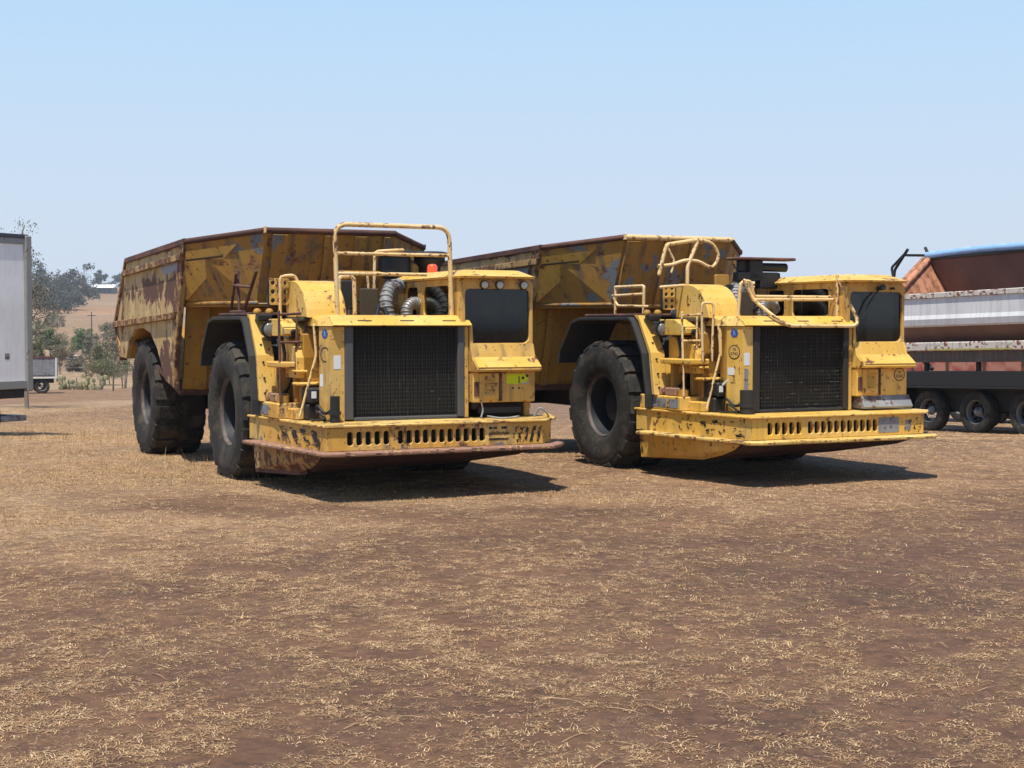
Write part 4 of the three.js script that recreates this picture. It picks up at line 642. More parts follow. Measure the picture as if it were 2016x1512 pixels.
{
  const T = thing('tipper_trailer', 'white side tipper trailer with blue tarp roll, behind the truck marked TR 0742', 'trailer', [11.72, groundY(11.72, -34.85), -34.85], -61 * Math.PI / 180);
  T.rotation.order = 'YXZ'; T.rotation.z = 0.026;
  const P = (n, g, m, l) => part(T, n, g, m, l);
  for (const x of [-1.5, 0, 1.5]) { for (const s of [1, -1]) addWheel(T, x, 0.5, s * 0.9, s); P('axle', cyl([x, 0.5, -0.95], [x, 0.5, 0.95], 0.06), M.dark); }
  P('chassis', [cbox(-3.2, 6.5, 1.02, 1.44, 0.35, 0.5), cbox(-3.2, 6.5, 1.02, 1.44, -0.5, -0.35), cbox(-3.0, -2.8, 1.1, 1.4, -1.1, 1.1), cbox(1.9, 2.1, 1.1, 1.4, -1.1, 1.1)], M.dark);
  P('mudguard', cbox(-2.3, 2.1, 1.05, 1.1, 0.78, 1.24), M.black); P('mudguard', cbox(-2.3, 2.1, 1.05, 1.1, -1.24, -0.78), M.black);
  P('suspension', [cbox(-2.2, 2.2, 0.5, 1.04, 0.3, 0.7), cbox(-2.2, 2.2, 0.5, 1.04, -0.7, -0.3)], M.dark);
  P('mud_flap', cbox(-2.36, -2.3, 0.35, 1.42, 0.55, 1.24), M.black);
  P('side_skirt', cbox(-2.28, 5.5, 1.1, 1.46, 1.16, 1.22), M.black);
  P('lower_beam', cbox(-2.9, 6.4, 1.67, 1.94, 1.06, 1.2), M.beamBrown);
  P('upper_beam', cbox(-3.0, 6.4, 1.945, 2.15, 1.12, 1.28, 0.02), M.whiteRust);
  P('reflector_tape', cbox(-1.2, 1.4, 1.955, 1.99, 1.281, 1.284, 0.001), M.tapeY);
  for (const x of [-1.55, 0.1, 1.9, 3.4]) P('stanchion', cbox(x, x + 0.1, 1.44, 1.68, 1.0, 1.1), M.dark);
  // tub: near wall with ledge, sloping belly, high far wall, end wall
  P('side_wall', frontal([[1.20, 2.52], [1.265, 2.56], [1.29, 2.70], [1.25, 2.80], [1.245, 3.2], [1.19, 3.2], [1.19, 2.8], [1.16, 2.6]], -2.4, 6.4, 0.004), M.white);
  P('top_rail', cbox(-2.42, 6.42, 3.2, 3.33, 1.16, 1.29, 0.015), M.whiteRust);
  P('belly', slab([-2.4, 2.56, 1.16], [6.4, 2.56, 1.16], [6.4, 2.0, 0.6], [-2.4, 2.0, 0.6], 0.05), M.tubInner);
  P('tub_floor', cbox(-2.4, 6.4, 1.98, 2.05, -0.62, 0.62), M.tubInner);
  P('far_wall', [slab([-2.93, 2.0, -0.62], [6.4, 2.0, -0.62], [6.4, 3.1, -1.62], [-3.25, 3.1, -1.62], 0.06), slab([-3.25, 3.1, -1.62], [6.4, 3.1, -1.62], [6.4, 4.36, -1.2], [-3.76, 4.36, -1.2], 0.06)], M.tubInner);  // upper half leans in, shaped to keep the sun off the inside
  P('end_wall', [hull([[-2.45, 2.0, 0.6], [-2.9, 2.0, -0.6], [-3.2, 3.1, -1.64], [-3.7, 4.36, -1.24], [-2.42, 3.28, 1.22], [-2.5, 2.0, 0.6], [-2.95, 2.0, -0.6], [-3.26, 3.1, -1.64], [-3.76, 4.36, -1.24], [-2.48, 3.28, 1.22]])], M.tubOrange);
  P('end_rail', [pipe([[-2.42, 3.29, 1.22], [-3.72, 4.36, -1.25]], 0.10, 0.02, 6), pipe([[-2.60, 3.36, 1.18], [-3.9, 4.38, -1.22]], 0.05)], M.tubOrange, 'orange rusted sloping end rail');
  P('tarp_roll', (() => { const gs = []; const c = new THREE.CatmullRomCurve3([V3(-3.75, 4.45, -1.22), V3(-2, 4.49, -1.24), V3(0, 4.47, -1.2), V3(3, 4.5, -1.24), V3(6.4, 4.47, -1.22)]); gs.push(new THREE.TubeGeometry(c, 60, 0.1, 10)); return gs; })(), M.tarp, 'faded blue tarpaulin roll');
  P('tarp_box', cbox(-3.8, 6.4, 4.33, 4.40, -1.34, -1.16, 0.01), M.black);
  P('tarp_arm', [pipe([[-5.0, 3.75, -1.25], [-5.1, 4.22, -1.25], [-4.55, 4.60, -1.25]], 0.035, 0.05), pipe([[-5.0, 3.75, -1.2], [-4.95, 4.15, -1.22], [-4.5, 4.66, -1.25]], 0.04, 0.05), pipe([[-4.55, 4.52, -1.25], [-3.75, 4.46, -1.25]], 0.035), pipe([[-3.72, 4.45, -1.25], [-3.84, 4.66, -1.25]], 0.04), pipe([[-5.0, 3.75, -1.2], [-4.4, 2.2, -1.0]], 0.05), pipe([[-4.4, 2.2, -1.0], [-2.9, 1.5, -0.5]], 0.06)], M.black);
  P('hose', curveTube([[-2.36, 1.62, 1.2], [-2.45, 1.5, 1.26], [-2.35, 1.1, 1.22], [-2.3, 0.75, 1.2]], 0.03), M.bone);
}
{
  const T = thing('flat_trailer', 'rusty red flat trailer standing behind the white side tipper', 'trailer', [14.5, groundY(14.5, -42), -42], -61 * Math.PI / 180);
  for (const x of [-1.2, 0, 1.2]) for (const s of [1, -1]) addWheel(T, x, 0.5, s, s);
  part(T, 'deck', cbox(-6, 6, 1.12, 1.24, -1.25, 1.25), M.rust);
  M.redRust = std({ map: makeTex(256, 256, (u, v, c) => { const n = fbm(u * 6, v * 6, 6, 1401, 4); c[0] = 0.44; c[1] = 0.20; c[2] = 0.15; mix3(c, [0.30, 0.06, 0.05], clamp((n - 0.45) * 4)); }, { repeat: 2 }), roughness: 0.8 });
  part(T, 'side_board', cbox(-6, 6, 1.25, 2.3, 1.18, 1.25), M.redRust);
  for (let k = 0; k < 9; k++) part(T, 'stake', cbox(-5.8 + k * 1.4, -5.7 + k * 1.4, 1.25, 2.35, 1.251, 1.31), M.rust);
  part(T, 'beam', [cbox(-6, 6, 0.85, 1.12, 0.4, 0.5), cbox(-6, 6, 0.85, 1.12, -0.5, -0.4)], M.dark);
}

// ------------------------------------------------------------------ white box truck at the left edge
{
  const gy = groundY(-11.5, -32.5);
  const T = thing('box_truck', 'tall white box body truck with grey frame at the edge of the yard', 'truck', [-11.52, gy, -32.54], -119 * Math.PI / 180);
  const P = (n, g, m, l) => part(T, n, g, m, l);
  M.boxWhite = std({ map: whiteTex(1501, [0.86, 0.86, 0.86], -1, 0.05), roughness: 0.35 });
  M.boxFrame = std({ map: whiteTex(1521, [0.27, 0.275, 0.26], 0.0, 0.2), roughness: 0.5 });
  M.boxFrameDark = std({ color: lin(0.05, 0.055, 0.075), roughness: 0.5 });
  for (let k = 0; k < 5; k++) P('side_panel', cbox(0.12 + k * 1.18, 0.12 + (k + 1) * 1.18 - 0.004, 1.24, 4.17, -1.2, -1.17, 0.003), M.boxWhite);
  P('box_shell', [cbox(0.1, 6.05, 1.2, 4.2, -1.165, 1.2)], M.boxWhite);
  P('top_rail', cbox(0.1, 6.1, 4.17, 4.30, -1.23, -1.14), M.boxFrame); P('roof_edge', cbox(0.02, 6.1, 4.30, 4.385, -1.24, 1.24), M.boxFrameDark);
  P('bottom_rail', cbox(0.1, 6.1, 1.06, 1.24, -1.25, -1.14), M.boxFrame);
  P('rear_post', [cbox(-0.06, 0.12, 1.0, 4.36, -1.26, -1.05, 0.02), cbox(-0.06, 0.12, 1.0, 4.36, 1.05, 1.26, 0.02), cbox(-0.06, 0.12, 4.1, 4.36, -1.05, 1.05)], M.boxFrame);
  P('rear_door', cbox(-0.05, 0.0, 1.1, 4.1, -1.05, 1.05), M.boxWhite);
  P('chassis', [cbox(0.3, 7.8, 0.82, 1.05, -0.5, -0.35), cbox(0.3, 7.8, 0.82, 1.05, 0.35, 0.5), cbox(0.1, 6.0, 0.86, 1.06, -1.15, 1.15)], M.dark);
  P('underrun_bar', cbox(0.05, 0.75, 0.36, 0.48, -1.15, -0.9), M.steel); P('underrun_bar', cbox(0.05, 0.2, 0.36, 0.48, -0.9, 1.15), M.steel);
  P('underrun_leg', [cbox(0.55, 0.62, 0.42, 0.9, -0.75, -0.68), cbox(0.55, 0.62, 0.42, 0.9, 0.68, 0.75)], M.bone);
  P('mud_flap', cbox(0.78, 0.8, 0.35, 0.85, -1.1, -0.6), M.black);
  P('label_plate', cbox(0.55, 0.68, 1.7, 1.83, -1.204, -1.201, 0.001), M.steel);
  for (const s of [-1, 1]) { addWheel(T, 1.2, 0.48, s * 1.0, s, 0.96); addWheel(T, 1.2, 0.48, s * 0.68, s, 0.96); addWheel(T, 6.9, 0.48, s * 1.0, s, 0.96); }
  P('axle', cyl([1.2, 0.48, -0.9], [1.2, 0.48, 0.9], 0.08), M.dark); P('suspension', [cbox(0.35, 2.1, 0.55, 0.84, -0.62, -0.4), cbox(0.35, 2.1, 0.55, 0.84, 0.4, 0.62)], M.dark); P('side_marker', cbox(1.9, 2.0, 1.12, 1.17, -1.258, -1.25, 0.002), M.orange);
  P('cab', [cbox(6.2, 8.0, 0.7, 2.6, -1.15, 1.15, 0.12)], M.boxWhite); P('windscreen', cbox(7.95, 8.01, 1.6, 2.4, -0.95, 0.95, 0.01), M.glass);
}
const at = (px, D) => [(px - 1008) / 2900 * D, groundY((px - 1008) / 2900 * D, -D), -D];
{
  const p = at(101, 88), T = thing('tray_truck', 'old grey tray truck parked in the dry paddock behind the box truck', 'truck', p, -158 * Math.PI / 180);
  const P = (n, g, m) => part(T, n, g, m);
  P('tray', [cbox(-0.1, 3.4, 1.0, 1.1, -1.1, 1.1), cbox(-0.1, 3.4, 1.1, 2.1, -1.12, -1.06), cbox(-0.1, 3.4, 1.1, 2.1, 1.06, 1.12), cbox(-0.16, -0.1, 1.1, 2.1, -1.12, 1.12)], M.primer);
  P('tray_rim', [cbox(-0.2, 3.4, 2.1, 2.22, -1.15, -1.05), cbox(-0.2, -0.08, 2.1, 2.22, -1.05, 1.05)], M.rust); P('tail_post', cbox(-0.22, -0.12, 0.9, 2.12, -1.18, -1.08), M.white); P('light_bar', cbox(-0.14, 3.2, 0.9, 0.99, -1.14, -1.0), M.bone);
  P('chassis', cbox(-0.1, 5.2, 0.62, 0.9, -0.45, 0.45), M.dark);
  P('cab', [hull([[3.55, 0.7, -0.95], [5.3, 0.7, -0.95], [5.3, 1.35, -0.95], [4.9, 1.95, -0.85], [3.6, 1.95, -0.85], [3.55, 0.7, 0.95], [5.3, 0.7, 0.95], [5.3, 1.35, 0.95], [4.9, 1.95, 0.85], [3.6, 1.95, 0.85]])], M.primer);
  for (const x of [0.62, 4.6]) for (const s of [-1, 1]) addWheel(T, x, 0.43, s * 0.95, s, 0.86);
}

// ------------------------------------------------------------------ trees, bushes, cactus
function leafMat(r, g, b, s = 0.35) { return new THREE.MeshPhysicalMaterial({ color: lin(1, 1, 1), vertexColors: true, roughness: 0.85, transmission: s, thickness: 0, side: THREE.DoubleSide, specularIntensity: 0.4 }); }
M.leaf = leafMat(); M.bark = std({ map: makeTex(128, 128, (u, v, c) => { const n = fbm(u * 6, v * 3, 6, 1601, 4); c[0] = 0.13 + 0.16 * n; c[1] = 0.105 + 0.13 * n; c[2] = 0.085 + 0.10 * n; }, { repeat: 1 }), roughness: 0.95 });
M.twig = std({ color: lin(0.12, 0.095, 0.075), roughness: 0.95 });
function leaves(clumps, n, size, cols, droop = 0.3) {   // clumps: [[x,y,z,rx,ry,rz]...]
  const pos = [], col = [], a = V3(), u = V3(), w = V3();
  for (const [cx, cy, cz, rx, ry, rz] of clumps) for (let k = 0; k < n; k++) {
    const th = rnd() * 6.283, ph = Math.acos(2 * rnd() - 1), q = Math.cbrt(rnd()) * (0.75 + 0.4 * rnd());
    a.set(cx + rx * q * Math.sin(ph) * Math.cos(th), cy + ry * q * Math.cos(ph), cz + rz * q * Math.sin(ph) * Math.sin(th));
    u.set(rr(-1, 1), rr(-1, 0.6) - droop, rr(-1, 1)).normalize().multiplyScalar(size * rr(0.6, 1.3)); w.set(rr(-1, 1), rr(-1, 1), rr(-1, 1)).cross(u).normalize().multiplyScalar(size * rr(0.16, 0.34));
    const c = pick(cols), k2 = rr(0.75, 1.25);
    pos.push(a.x, a.y, a.z, a.x + u.x * 0.5 + w.x, a.y + u.y * 0.5 + w.y, a.z + u.z * 0.5 + w.z, a.x + u.x, a.y + u.y, a.z + u.z, a.x, a.y, a.z, a.x + u.x, a.y + u.y, a.z + u.z, a.x + u.x * 0.5 - w.x, a.y + u.y * 0.5 - w.y, a.z + u.z * 0.5 - w.z);
    for (let i = 0; i < 6; i++) col.push(c[0] * k2, c[1] * k2, c[2] * k2);
  }
  const g = new THREE.BufferGeometry(); g.setAttribute('position', new THREE.BufferAttribute(new Float32Array(pos), 3)); g.setAttribute('color', new THREE.BufferAttribute(new Float32Array(col), 3)); g.computeVertexNormals(); return g;
}
const GUM = [[0.13, 0.15, 0.105], [0.16, 0.17, 0.12], [0.12, 0.135, 0.10], [0.22, 0.16, 0.125]], DARKG = [[0.08, 0.095, 0.075], [0.10, 0.11, 0.085], [0.075, 0.085, 0.075]], GREEN = [[0.12, 0.19, 0.075], [0.15, 0.22, 0.09], [0.10, 0.15, 0.06]], DRYG = [[0.25, 0.22, 0.16], [0.30, 0.265, 0.195], [0.20, 0.18, 0.135]], OLIVE = [[0.18, 0.185, 0.095], [0.22, 0.21, 0.115], [0.15, 0.15, 0.08]];
function makeTree(name, label, cat, pos, o) {    // o: h, r, limbs, trunkR, crown0 (start of the crown, share of h), n leaves per clump, size, cols, group
  const T = thing(name, label, cat, pos, 0, o.group);
  const trunk = [], clumps = []; const stems = o.stems || 1;
  for (let s = 0; s < stems; s++) {
    const bx = stems > 1 ? rr(-0.35, 0.35) * o.r : 0, bz = stems > 1 ? rr(-0.35, 0.35) * o.r : 0, lx = rr(-0.25, 0.25) * o.r, lz = rr(-0.2, 0.2) * o.r, h = o.h * (stems > 1 ? rr(0.6, 0.9) : 0.8);
    const c = new THREE.CatmullRomCurve3([V3(bx, -0.1, bz), V3(bx + lx * 0.3, h * 0.35, bz + lz * 0.4), V3(bx + lx * 0.8, h * 0.7, bz + lz), V3(bx + lx, h, bz + lz)]);
    const t = new THREE.TubeGeometry(c, 10, 1, 7), p = t.attributes.position;
    for (let i = 0; i <= 10; i++) { const ce = c.getPointAt(i / 10), R = o.trunkR * (1 - 0.75 * i / 10); for (let j = 0; j <= 7; j++) { const k = i * 8 + j; p.setXYZ(k, ce.x + (p.getX(k) - ce.x) * R, ce.y + (p.getY(k) - ce.y) * R, ce.z + (p.getZ(k) - ce.z) * R); } }
    trunk.push(t);
    if (o.bush) for (let k = 0; k < o.limbs; k++) { const cr = o.r * rr(0.2, 0.34), a = rnd() * 6.283, q = Math.sqrt(rnd()) * o.r * 0.8, y = rr(0.06, 0.92) * o.h, w = Math.sqrt(1 - ((y / o.h - 0.45) / 0.62) ** 2); clumps.push([bx * 0.3 + Math.cos(a) * q * w, y, bz * 0.3 + Math.sin(a) * q * w, cr, cr * 0.8, cr]); }
    const L = Math.ceil((o.limbs || 7) / stems);
    for (let k = 0; k < L; k++) {
      const f = lerp(o.crown0, 1, (k + rnd()) / L), b = c.getPointAt(clamp(f * 0.95)), a = rnd() * 6.283, len = o.r * rr(0.5, 1.0) * (1.1 - 0.55 * (f - o.crown0) / (1 - o.crown0)), e = V3(b.x + Math.cos(a) * len, b.y + rr(0.05, 0.30) * o.h * (o.lift ?? 0.8), b.z + Math.sin(a) * len);
      trunk.push(new THREE.TubeGeometry(new THREE.QuadraticBezierCurve3(b, V3(lerp(b.x, e.x, 0.6), b.y + (e.y - b.y) * 0.3, lerp(b.z, e.z, 0.6)), e), 5, o.trunkR * 0.22, 5));
      const cr = o.r * rr(0.22, 0.40); clumps.push([e.x, e.y, e.z, cr, cr * rr(0.55, 0.9), cr]);
      if (rnd() < 0.7) { const q = rr(0.4, 0.8); clumps.push([lerp(b.x, e.x, q), lerp(b.y, e.y, q) + 0.05 * o.h, lerp(b.z, e.z, q), cr * 0.8, cr * 0.6, cr * 0.8]); }
    }
  }
  part(T, 'trunk', trunk, M.bark);
  const l = mesh('crown', leaves(clumps, o.n, o.size, o.cols, o.droop), M.leaf, T, false);
  return T;
}
// tall gums behind the box truck
makeTree('gum_tree', 'tall sparse gum tree rising above the white box truck roof', 'tree', at(-12, 60), { h: 7.7, r: 1.9, limbs: 26, trunkR: 0.13, crown0: 0.5, n: 80, size: 0.10, cols: GUM, droop: 0.9 });
makeTree('gum_tree', 'thin drooping gum tree beside the rear frame of the box truck', 'tree', at(52, 58), { h: 6.4, r: 1.6, limbs: 22, trunkR: 0.09, crown0: 0.55, n: 75, size: 0.095, cols: GUM, droop: 0.9 });
// bushes along the paddock fence
makeTree('bush', 'tall brown dry bush standing behind the grey tray truck', 'bush', at(79, 200), { bush: 1, h: 6.4, r: 1.7, limbs: 9, stems: 2, trunkR: 0.07, crown0: 0.2, n: 90, size: 0.24, cols: [...DRYG, ...OLIVE], droop: 0.2 });
makeTree('bush', 'grey leafless looking shrub between the tray truck and the little shed', 'bush', at(117, 150), { bush: 1, h: 4.4, r: 1.25, limbs: 8, stems: 3, trunkR: 0.04, crown0: 0.12, n: 60, size: 0.16, cols: DRYG, droop: 0.1 });
makeTree('bush', 'rounded bright green bush in front of the power pole', 'bush', at(163, 262), { bush: 1, h: 5.0, r: 2.5, limbs: 13, stems: 2, trunkR: 0.06, crown0: 0.08, n: 110, size: 0.28, cols: GREEN, droop: 0.2 });
makeTree('thorn_tree', 'low spreading green thorn tree with forked stems near the cactus', 'tree', at(204, 108), { bush: 0, h: 2.5, r: 1.45, limbs: 36, stems: 5, trunkR: 0.04, crown0: 0.3, n: 95, size: 0.11, cols: [...GREEN, ...OLIVE, ...DRYG], droop: 0.2, lift: 0.5 });
makeTree('thorn_tree', 'bare brown stemmed thorn tree half hidden by the rear tyre of the hooped truck', 'tree', at(243, 100), { h: 2.6, r: 0.8, limbs: 12, stems: 3, trunkR: 0.05, crown0: 0.35, n: 40, size: 0.1, cols: [...GREEN, ...DRYG], droop: 0.2 });
makeTree('bush', 'pale dry scrub on the slope behind the thorn trees', 'bush', at(222, 215), { bush: 1, h: 5.6, r: 2.4, limbs: 8, stems: 3, trunkR: 0.06, crown0: 0.15, n: 45, size: 0.22, cols: DRYG, droop: 0.1 });
makeTree('bush', 'small grey dry scrub to the right of the little shed', 'bush', at(186, 190), { bush: 1, h: 3.0, r: 1.2, limbs: 6, stems: 2, trunkR: 0.05, crown0: 0.15, n: 50, size: 0.2, cols: DRYG, droop: 0.1 });
makeTree('palm_bush', 'spiky dark green bush rising behind the grey shrub', 'bush', at(99, 205), { bush: 1, h: 6.3, r: 1.0, limbs: 7, stems: 2, trunkR: 0.08, crown0: 0.5, n: 70, size: 0.42, cols: GREEN, droop: 0.5 });
for (const [px, D, h, r, c, l] of [[70, 165, 4.2, 1.6, OLIVE, 'olive bush low behind the tray of the grey truck'], [128, 240, 4.4, 2.2, OLIVE, 'olive scrub in front of the pale field, left of the green bush'], [180, 235, 4.6, 1.8, DRYG, 'faded brown scrub below the power pole'], [206, 160, 3.6, 1.7, [...OLIVE, ...DRYG], 'tangled olive scrub just behind the spreading thorn tree'], [238, 150, 5.0, 1.6, DRYG, 'tall grey twiggy bush beside the tail of the hooped truck'], [148, 165, 2.2, 1.3, DRYG, 'low grey brush in front of the little shed'], [90, 330, 5.5, 3, OLIVE, 'olive bush at the foot of the pale field'], [214, 340, 4.5, 2.6, [...OLIVE, ...DRYG], 'hazy scrub on the pale field right of the power pole'], [108, 470, 5, 4, DRYG, 'grey brush patch on the pale field above the fence']])
  makeTree('bush', l, 'bush', at(px, D), { bush: 1, h, r, limbs: 8, stems: 3, trunkR: 0.04, crown0: 0.1, n: 60, size: 0.12 + D * 0.0008, cols: c, droop: 0.15 });
// tree line on the hill
const hillGroup = 'trees along the hill top';
[[72, 720, 17, 9], [100, 760, 15, 10], [128, 740, 18, 11], [150, 770, 21, 10], [165, 800, 13, 8], [88, 640, 10, 7], [118, 650, 9, 8], [60, 900, 22, 12], [110, 900, 16, 12], [140, 690, 9, 7], [76, 690, 12, 8]].forEach(([px, D, h, r], i) =>
  makeTree('hill_tree', 'dark hazy tree in the line along the distant hill', 'tree', at(px, D), { h, r, limbs: 16, trunkR: 0.35, crown0: 0.2, n: 60, size: 1.3, cols: DARKG, droop: 0.2, group: hillGroup }));
makeTree('crest_tree', 'lone dome shaped tree behind the white roofed farm shed', 'tree', at(200, 1010), { h: 14, r: 5, limbs: 14, trunkR: 0.4, crown0: 0.2, n: 60, size: 1.3, cols: DARKG });
makeTree('crest_tree', 'dark tree beside the white roofed farm shed above the tray of the hooped truck', 'tree', at(238, 980), { h: 14, r: 7, limbs: 16, trunkR: 0.4, crown0: 0.15, n: 60, size: 1.3, cols: DARKG });
// prickly pear
M.cactus = std({ map: makeTex(128, 128, (u, v, c) => { const n = fbm(u * 5, v * 5, 5, 1701, 4); c[0] = 0.17 + 0.22 * n; c[1] = 0.17 + 0.19 * n; c[2] = 0.09 + 0.12 * n; }, { repeat: 0.5 }), roughness: 0.8 });
function cactus(label, pos, n, spread) {
  const T = thing('prickly_pear', label, 'cactus', pos, 0);
  const pad = new THREE.SphereGeometry(1, 9, 7); let bases = [];
  for (let k = 0; k < n; k++) {
    const b = k < n * 0.45 || !bases.length ? V3(rr(-spread, spread), 0.0, rr(-0.5, 0.5)) : pick(bases).clone(), tilt = rr(-1.0, 1.0), az = rr(0, 3.14), s = rr(0.15, 0.23);
    const m = new THREE.Matrix4().compose(V3(b.x + Math.sin(tilt) * s * Math.cos(az), b.y + Math.cos(tilt) * s * 0.95, b.z + Math.sin(tilt) * s * Math.sin(az)), new THREE.Quaternion().setFromEuler(new THREE.Euler(0, az, -tilt, 'YXZ')), V3(s * 0.8, s, s * 0.16));
    part(T, 'pad', pad.clone().applyMatrix4(m), M.cactus); bases.push(V3(b.x + Math.sin(tilt) * s * 1.8 * Math.cos(az), b.y + Math.cos(tilt) * s * 1.75, b.z + Math.sin(tilt) * s * 1.8 * Math.sin(az)));
    if (bases[bases.length - 1].y > 0.62) bases.pop();
  }
}
cactus('dense grey green prickly pear clump in the dry paddock', at(131, 97), 44, 0.55);
cactus('low pale prickly pear clump under the thorn tree', at(175, 96), 36, 0.7);
// grass fence, posts, sheds, pole
M.post = std({ color: lin(0.11, 0.085, 0.065), roughness: 0.95 });
{
  const F = thing('wire_fence', 'wire fence on wooden posts across the dry paddock', 'fence', [0, 0, 0]);
  const pts = [40, 75, 112, 170, 205, 262].map((px) => at(px, 118));
  for (const p of pts) part(F, 'post', cyl([p[0], p[1] - 0.2, p[2]], [p[0] + rr(-0.05, 0.05), p[1] + 1.25, p[2]], 0.07, 0.06, 7), M.post);
  for (const h of [0.45, 0.8, 1.12]) for (let k = 0; k + 1 < pts.length; k++) part(F, 'wire', cyl([pts[k][0], pts[k][1] + h, pts[k][2] + 0.08], [pts[k + 1][0], pts[k + 1][1] + h, pts[k + 1][2] + 0.08], 0.012, 0.012, 4), M.steel);
}
{ const p = at(222, 93), o = mesh('fence_post', merge([cyl([0, -0.2, 0], [0.03, 1.05, 0], 0.055, 0.05, 8), cyl([0, 0.98, 0], [0, 1.06, 0.02], 0.05, 0.03, 8)]), M.post, scene); o.position.set(...p); o.userData = { label: 'short lone dark post under the thorn tree', category: 'post' }; }
M.tin = std({ color: lin(0.86, 0.87, 0.86), roughness: 0.5 }); M.tinWall = std({ color: lin(0.30, 0.315, 0.34), roughness: 0.7 });
{
  const S = thing('garden_shed', 'small grey shed with pale curved roof among the dry bushes', 'shed', at(150, 200), 0.3);
  part(S, 'wall', cbox(-1.1, 1.1, -0.2, 1.35, -1, 1), M.tinWall);
  part(S, 'roof', prism([[-1.3, 1.33], [-0.7, 1.58], [0, 1.68], [0.7, 1.58], [1.3, 1.33], [1.3, 1.38], [0.7, 1.66], [0, 1.76], [-0.7, 1.66], [-1.3, 1.38]], -1.1, 1.1), M.tin);
  part(S, 'door', cbox(-1.0, -0.3, 0, 1.2, 1.001, 1.03), M.dark);
}
{
  const S = thing('farm_shed', 'long low farm shed with a bright white roof on the hill', 'shed', at(204, 960), -0.05);
  part(S, 'wall', cbox(-8, 8, -3, 3.4, -5, 5), M.boxFrameDark);
  part(S, 'roof', hull([[-8.8, 3.4, 5.6], [8.8, 3.4, 5.6], [8.8, 3.4, -5.6], [-8.8, 3.4, -5.6], [-8.8, 5.6, 0], [8.8, 5.6, 0]]), M.tin);
  for (let k = 0; k < 5; k++) part(S, 'door', cbox(-7.2 + k * 3, -5.2 + k * 3, 0, 2.8, 5.001, 5.06), M.black);
}
{
  const S = thing('farm_house', 'low green roofed farm house left of the white roofed shed', 'house', at(172, 940), 0);
  part(S, 'wall', cbox(-5, 5, -3, 2.6, -4, 4), M.tinWall); M.greenRoof = std({ color: lin(0.16, 0.20, 0.18), roughness: 0.6 });
  part(S, 'roof', hull([[-5.8, 2.6, 4.6], [5.8, 2.6, 4.6], [5.8, 2.6, -4.6], [-5.8, 2.6, -4.6], [-3.5, 4.4, 0], [3.5, 4.4, 0]]), M.greenRoof);
}
{
  const p = at(181, 330), S = thing('power_pole', 'lone timber power pole with a crossarm in the pale field', 'pole', p);
  part(S, 'pole', cyl([0, -0.5, 0], [0, 7.0, 0], 0.17, 0.12, 8), M.post); part(S, 'crossarm', cbox(-0.9, 0.9, 6.1, 6.3, -0.08, 0.08), M.post);
  for (const x of [-0.8, 0, 0.8]) part(S, 'insulator', disc([x, 6.3, 0], [0, 1, 0], [[0.03, 0], [0.06, 0.05], [0.03, 0.16], [0, 0.17]], 8), M.bone);
}
{ const p = at(68, 300), S = thing('light_pole', 'thin pale pole beside the rear frame of the box truck', 'pole', p); part(S, 'pole', cyl([0, -0.5, 0], [0, 9, 0], 0.1, 0.07, 8), M.bone); part(S, 'arm', cyl([0, 8.8, 0], [0.7, 9.05, 0], 0.05, 0.04, 6), M.bone); }

// ------------------------------------------------------------------ dead grass and litter on the yard
const STRAW = [[0.48, 0.30, 0.15], [0.37, 0.225, 0.11], [0.56, 0.375, 0.20], [0.28, 0.16, 0.08], [0.66, 0.47, 0.27]];
function blade(pos, p, dir, len, w, lift, sag) {    // a bent strip of three pieces
  const side = V3(-dir.z, 0, dir.x).multiplyScalar(w / 2); let a = p.clone();
  const pts = [a]; for (let k = 1; k <= 3; k++) { const t = k / 3; pts.push(V3(p.x + dir.x * len * t, p.y + lift * t + sag * Math.sin(t * 3.14), p.z + dir.z * len * t)); }
  for (let k = 0; k < 3; k++) { const f = 1 - k / 3.4, g = 1 - (k + 1) / 3.4, A = pts[k], B = pts[k + 1]; pos.push(A.x - side.x * f, A.y, A.z - side.z * f, A.x + side.x * f, A.y, A.z + side.z * f, B.x + side.x * g, B.y, B.z + side.z * g, A.x - side.x * f, A.y, A.z - side.z * f, B.x + side.x * g, B.y, B.z + side.z * g, B.x - side.x * g, B.y, B.z - side.z * g); }
}
const bufOf = (pos) => { const g = new THREE.BufferGeometry(); g.setAttribute('position', new THREE.BufferAttribute(new Float32Array(pos), 3)); g.computeVertexNormals(); return g; };
function tuft(n, len, w, lift, sag, spread) { const pos = []; for (let k = 0; k < n; k++) { const a = rnd() * 6.283; blade(pos, V3(rr(-spread, spread), 0, rr(-spread, spread)), V3(Math.cos(a), 0, Math.sin(a)), len * rr(0.5, 1.3), w * rr(0.7, 1.4), lift * rr(0.2, 1.4), sag * rr(0.2, 1.5)); } return bufOf(pos); }
M.straw = std({ color: lin(1, 1, 1), roughness: 0.9 });
const footprints = [[truckA.position, 1], [truckB.position, 1]];
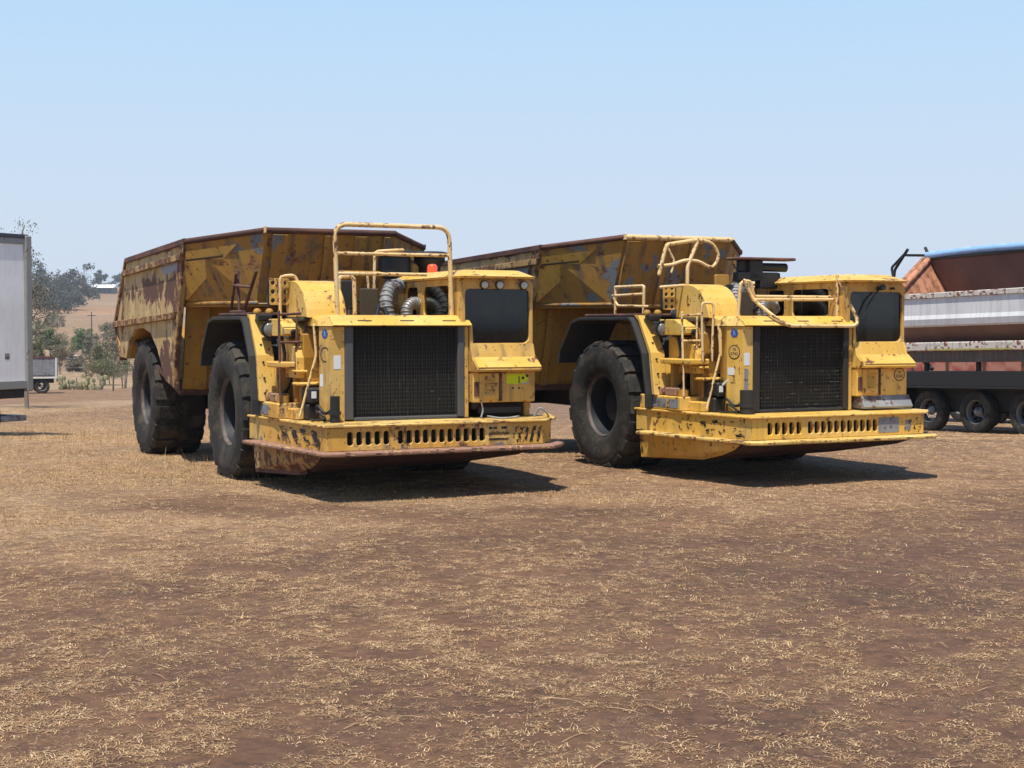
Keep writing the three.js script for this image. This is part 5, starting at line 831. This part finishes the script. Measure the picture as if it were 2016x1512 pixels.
function scatter(name, label, geo, count, D0, D1, test, sc, tint = 1) {
  const pts = [], col = []; let tries = 0;
  while (pts.length < count && tries++ < count * 12) {
    const D = D0 * Math.pow(D1 / D0, Math.pow(rnd(), 0.85)), x = rr(-1, 1) * (0.40 * D + 1.5), z = -D;
    if (!test(x, z)) continue;
    const s = sc(D) * rr(0.6, 1.35), y = groundY(x, z) + (D < 60 ? (fbm(x * 0.9, z * 0.9, 0, 71, 3) - 0.5) * 0.035 * (1 - sstep(40, 60, D)) : 0) - 0.002;
    pts.push(new THREE.Matrix4().compose(V3(x, y, z), new THREE.Quaternion().setFromEuler(new THREE.Euler(rr(-0.05, 0.05), rnd() * 6.283, rr(-0.05, 0.05))), V3(s, s * rr(0.6, 1.4), s))); col.push(pick(STRAW));
  }
  const o = new THREE.InstancedMesh(geo, M.straw, pts.length); pts.forEach((m, i) => { o.setMatrixAt(i, m); const k = rr(0.75, 1.2) * tint, c = col[i]; o.setColorAt(i, lin(c[0] * k, c[1] * k, c[2] * k)); });
  o.name = name; o.castShadow = o.receiveShadow = true; o.userData = { kind: 'stuff', label, category: 'grass' }; scene.add(o); return o;
}
const lit = (x, z) => { const n = fbm(x * 7, z * 7, 0, 1801, 2), s = straw(x, z); return rnd() < clamp((n - 0.34) * 3) * (0.10 + 0.62 * s); };
scatter('grass_litter', 'short dead grass trodden flat over the brown soil', tuft(6, 0.021, 0.0045, 0.0014, 0.0024, 0.034), 130000, 6, 46, lit, (D) => 0.8 + D * 0.02);
scatter('grass_litter_001', 'thin scattered straw lying over the brown soil', tuft(3, 0.042, 0.0035, 0.002, 0.005, 0.05), 60000, 6, 40, lit, (D) => 0.8 + D * 0.02);
scatter('straw_stalks', 'long loose stalks of straw lying on the yard', tuft(1, 0.14, 0.005, 0.006, 0.008, 0.0), 500, 6, 26, (x, z) => true, () => 1, 1.1);
scatter('dry_grass', 'pale standing dead grass on the left of the yard', tuft(8, 0.05, 0.004, 0.014, 0.010, 0.06), 26000, 14, 60, (x, z) => rnd() < sstep(0.55, 0.95, straw(x, z)) * (0.25 + tanside(x, z)), (D) => 0.8 + D * 0.012);
scatter('tall_grass', 'thin tall dead grass stalks by the tyres and box truck', tuft(4, 0.09, 0.004, 0.24, 0.03, 0.07), 420, 17, 44, (x, z) => straw(x, z) > 0.55 && x < -2.5 - (-z - 18) * 0.12 && fbm(x * 0.8, z * 0.8, 0, 1901, 2) > 0.5, () => 1, 0.95);

scene.traverse((o) => { if (o.isMesh) o.castShadow = o.receiveShadow = true; });
renderer.render(scene, camera);
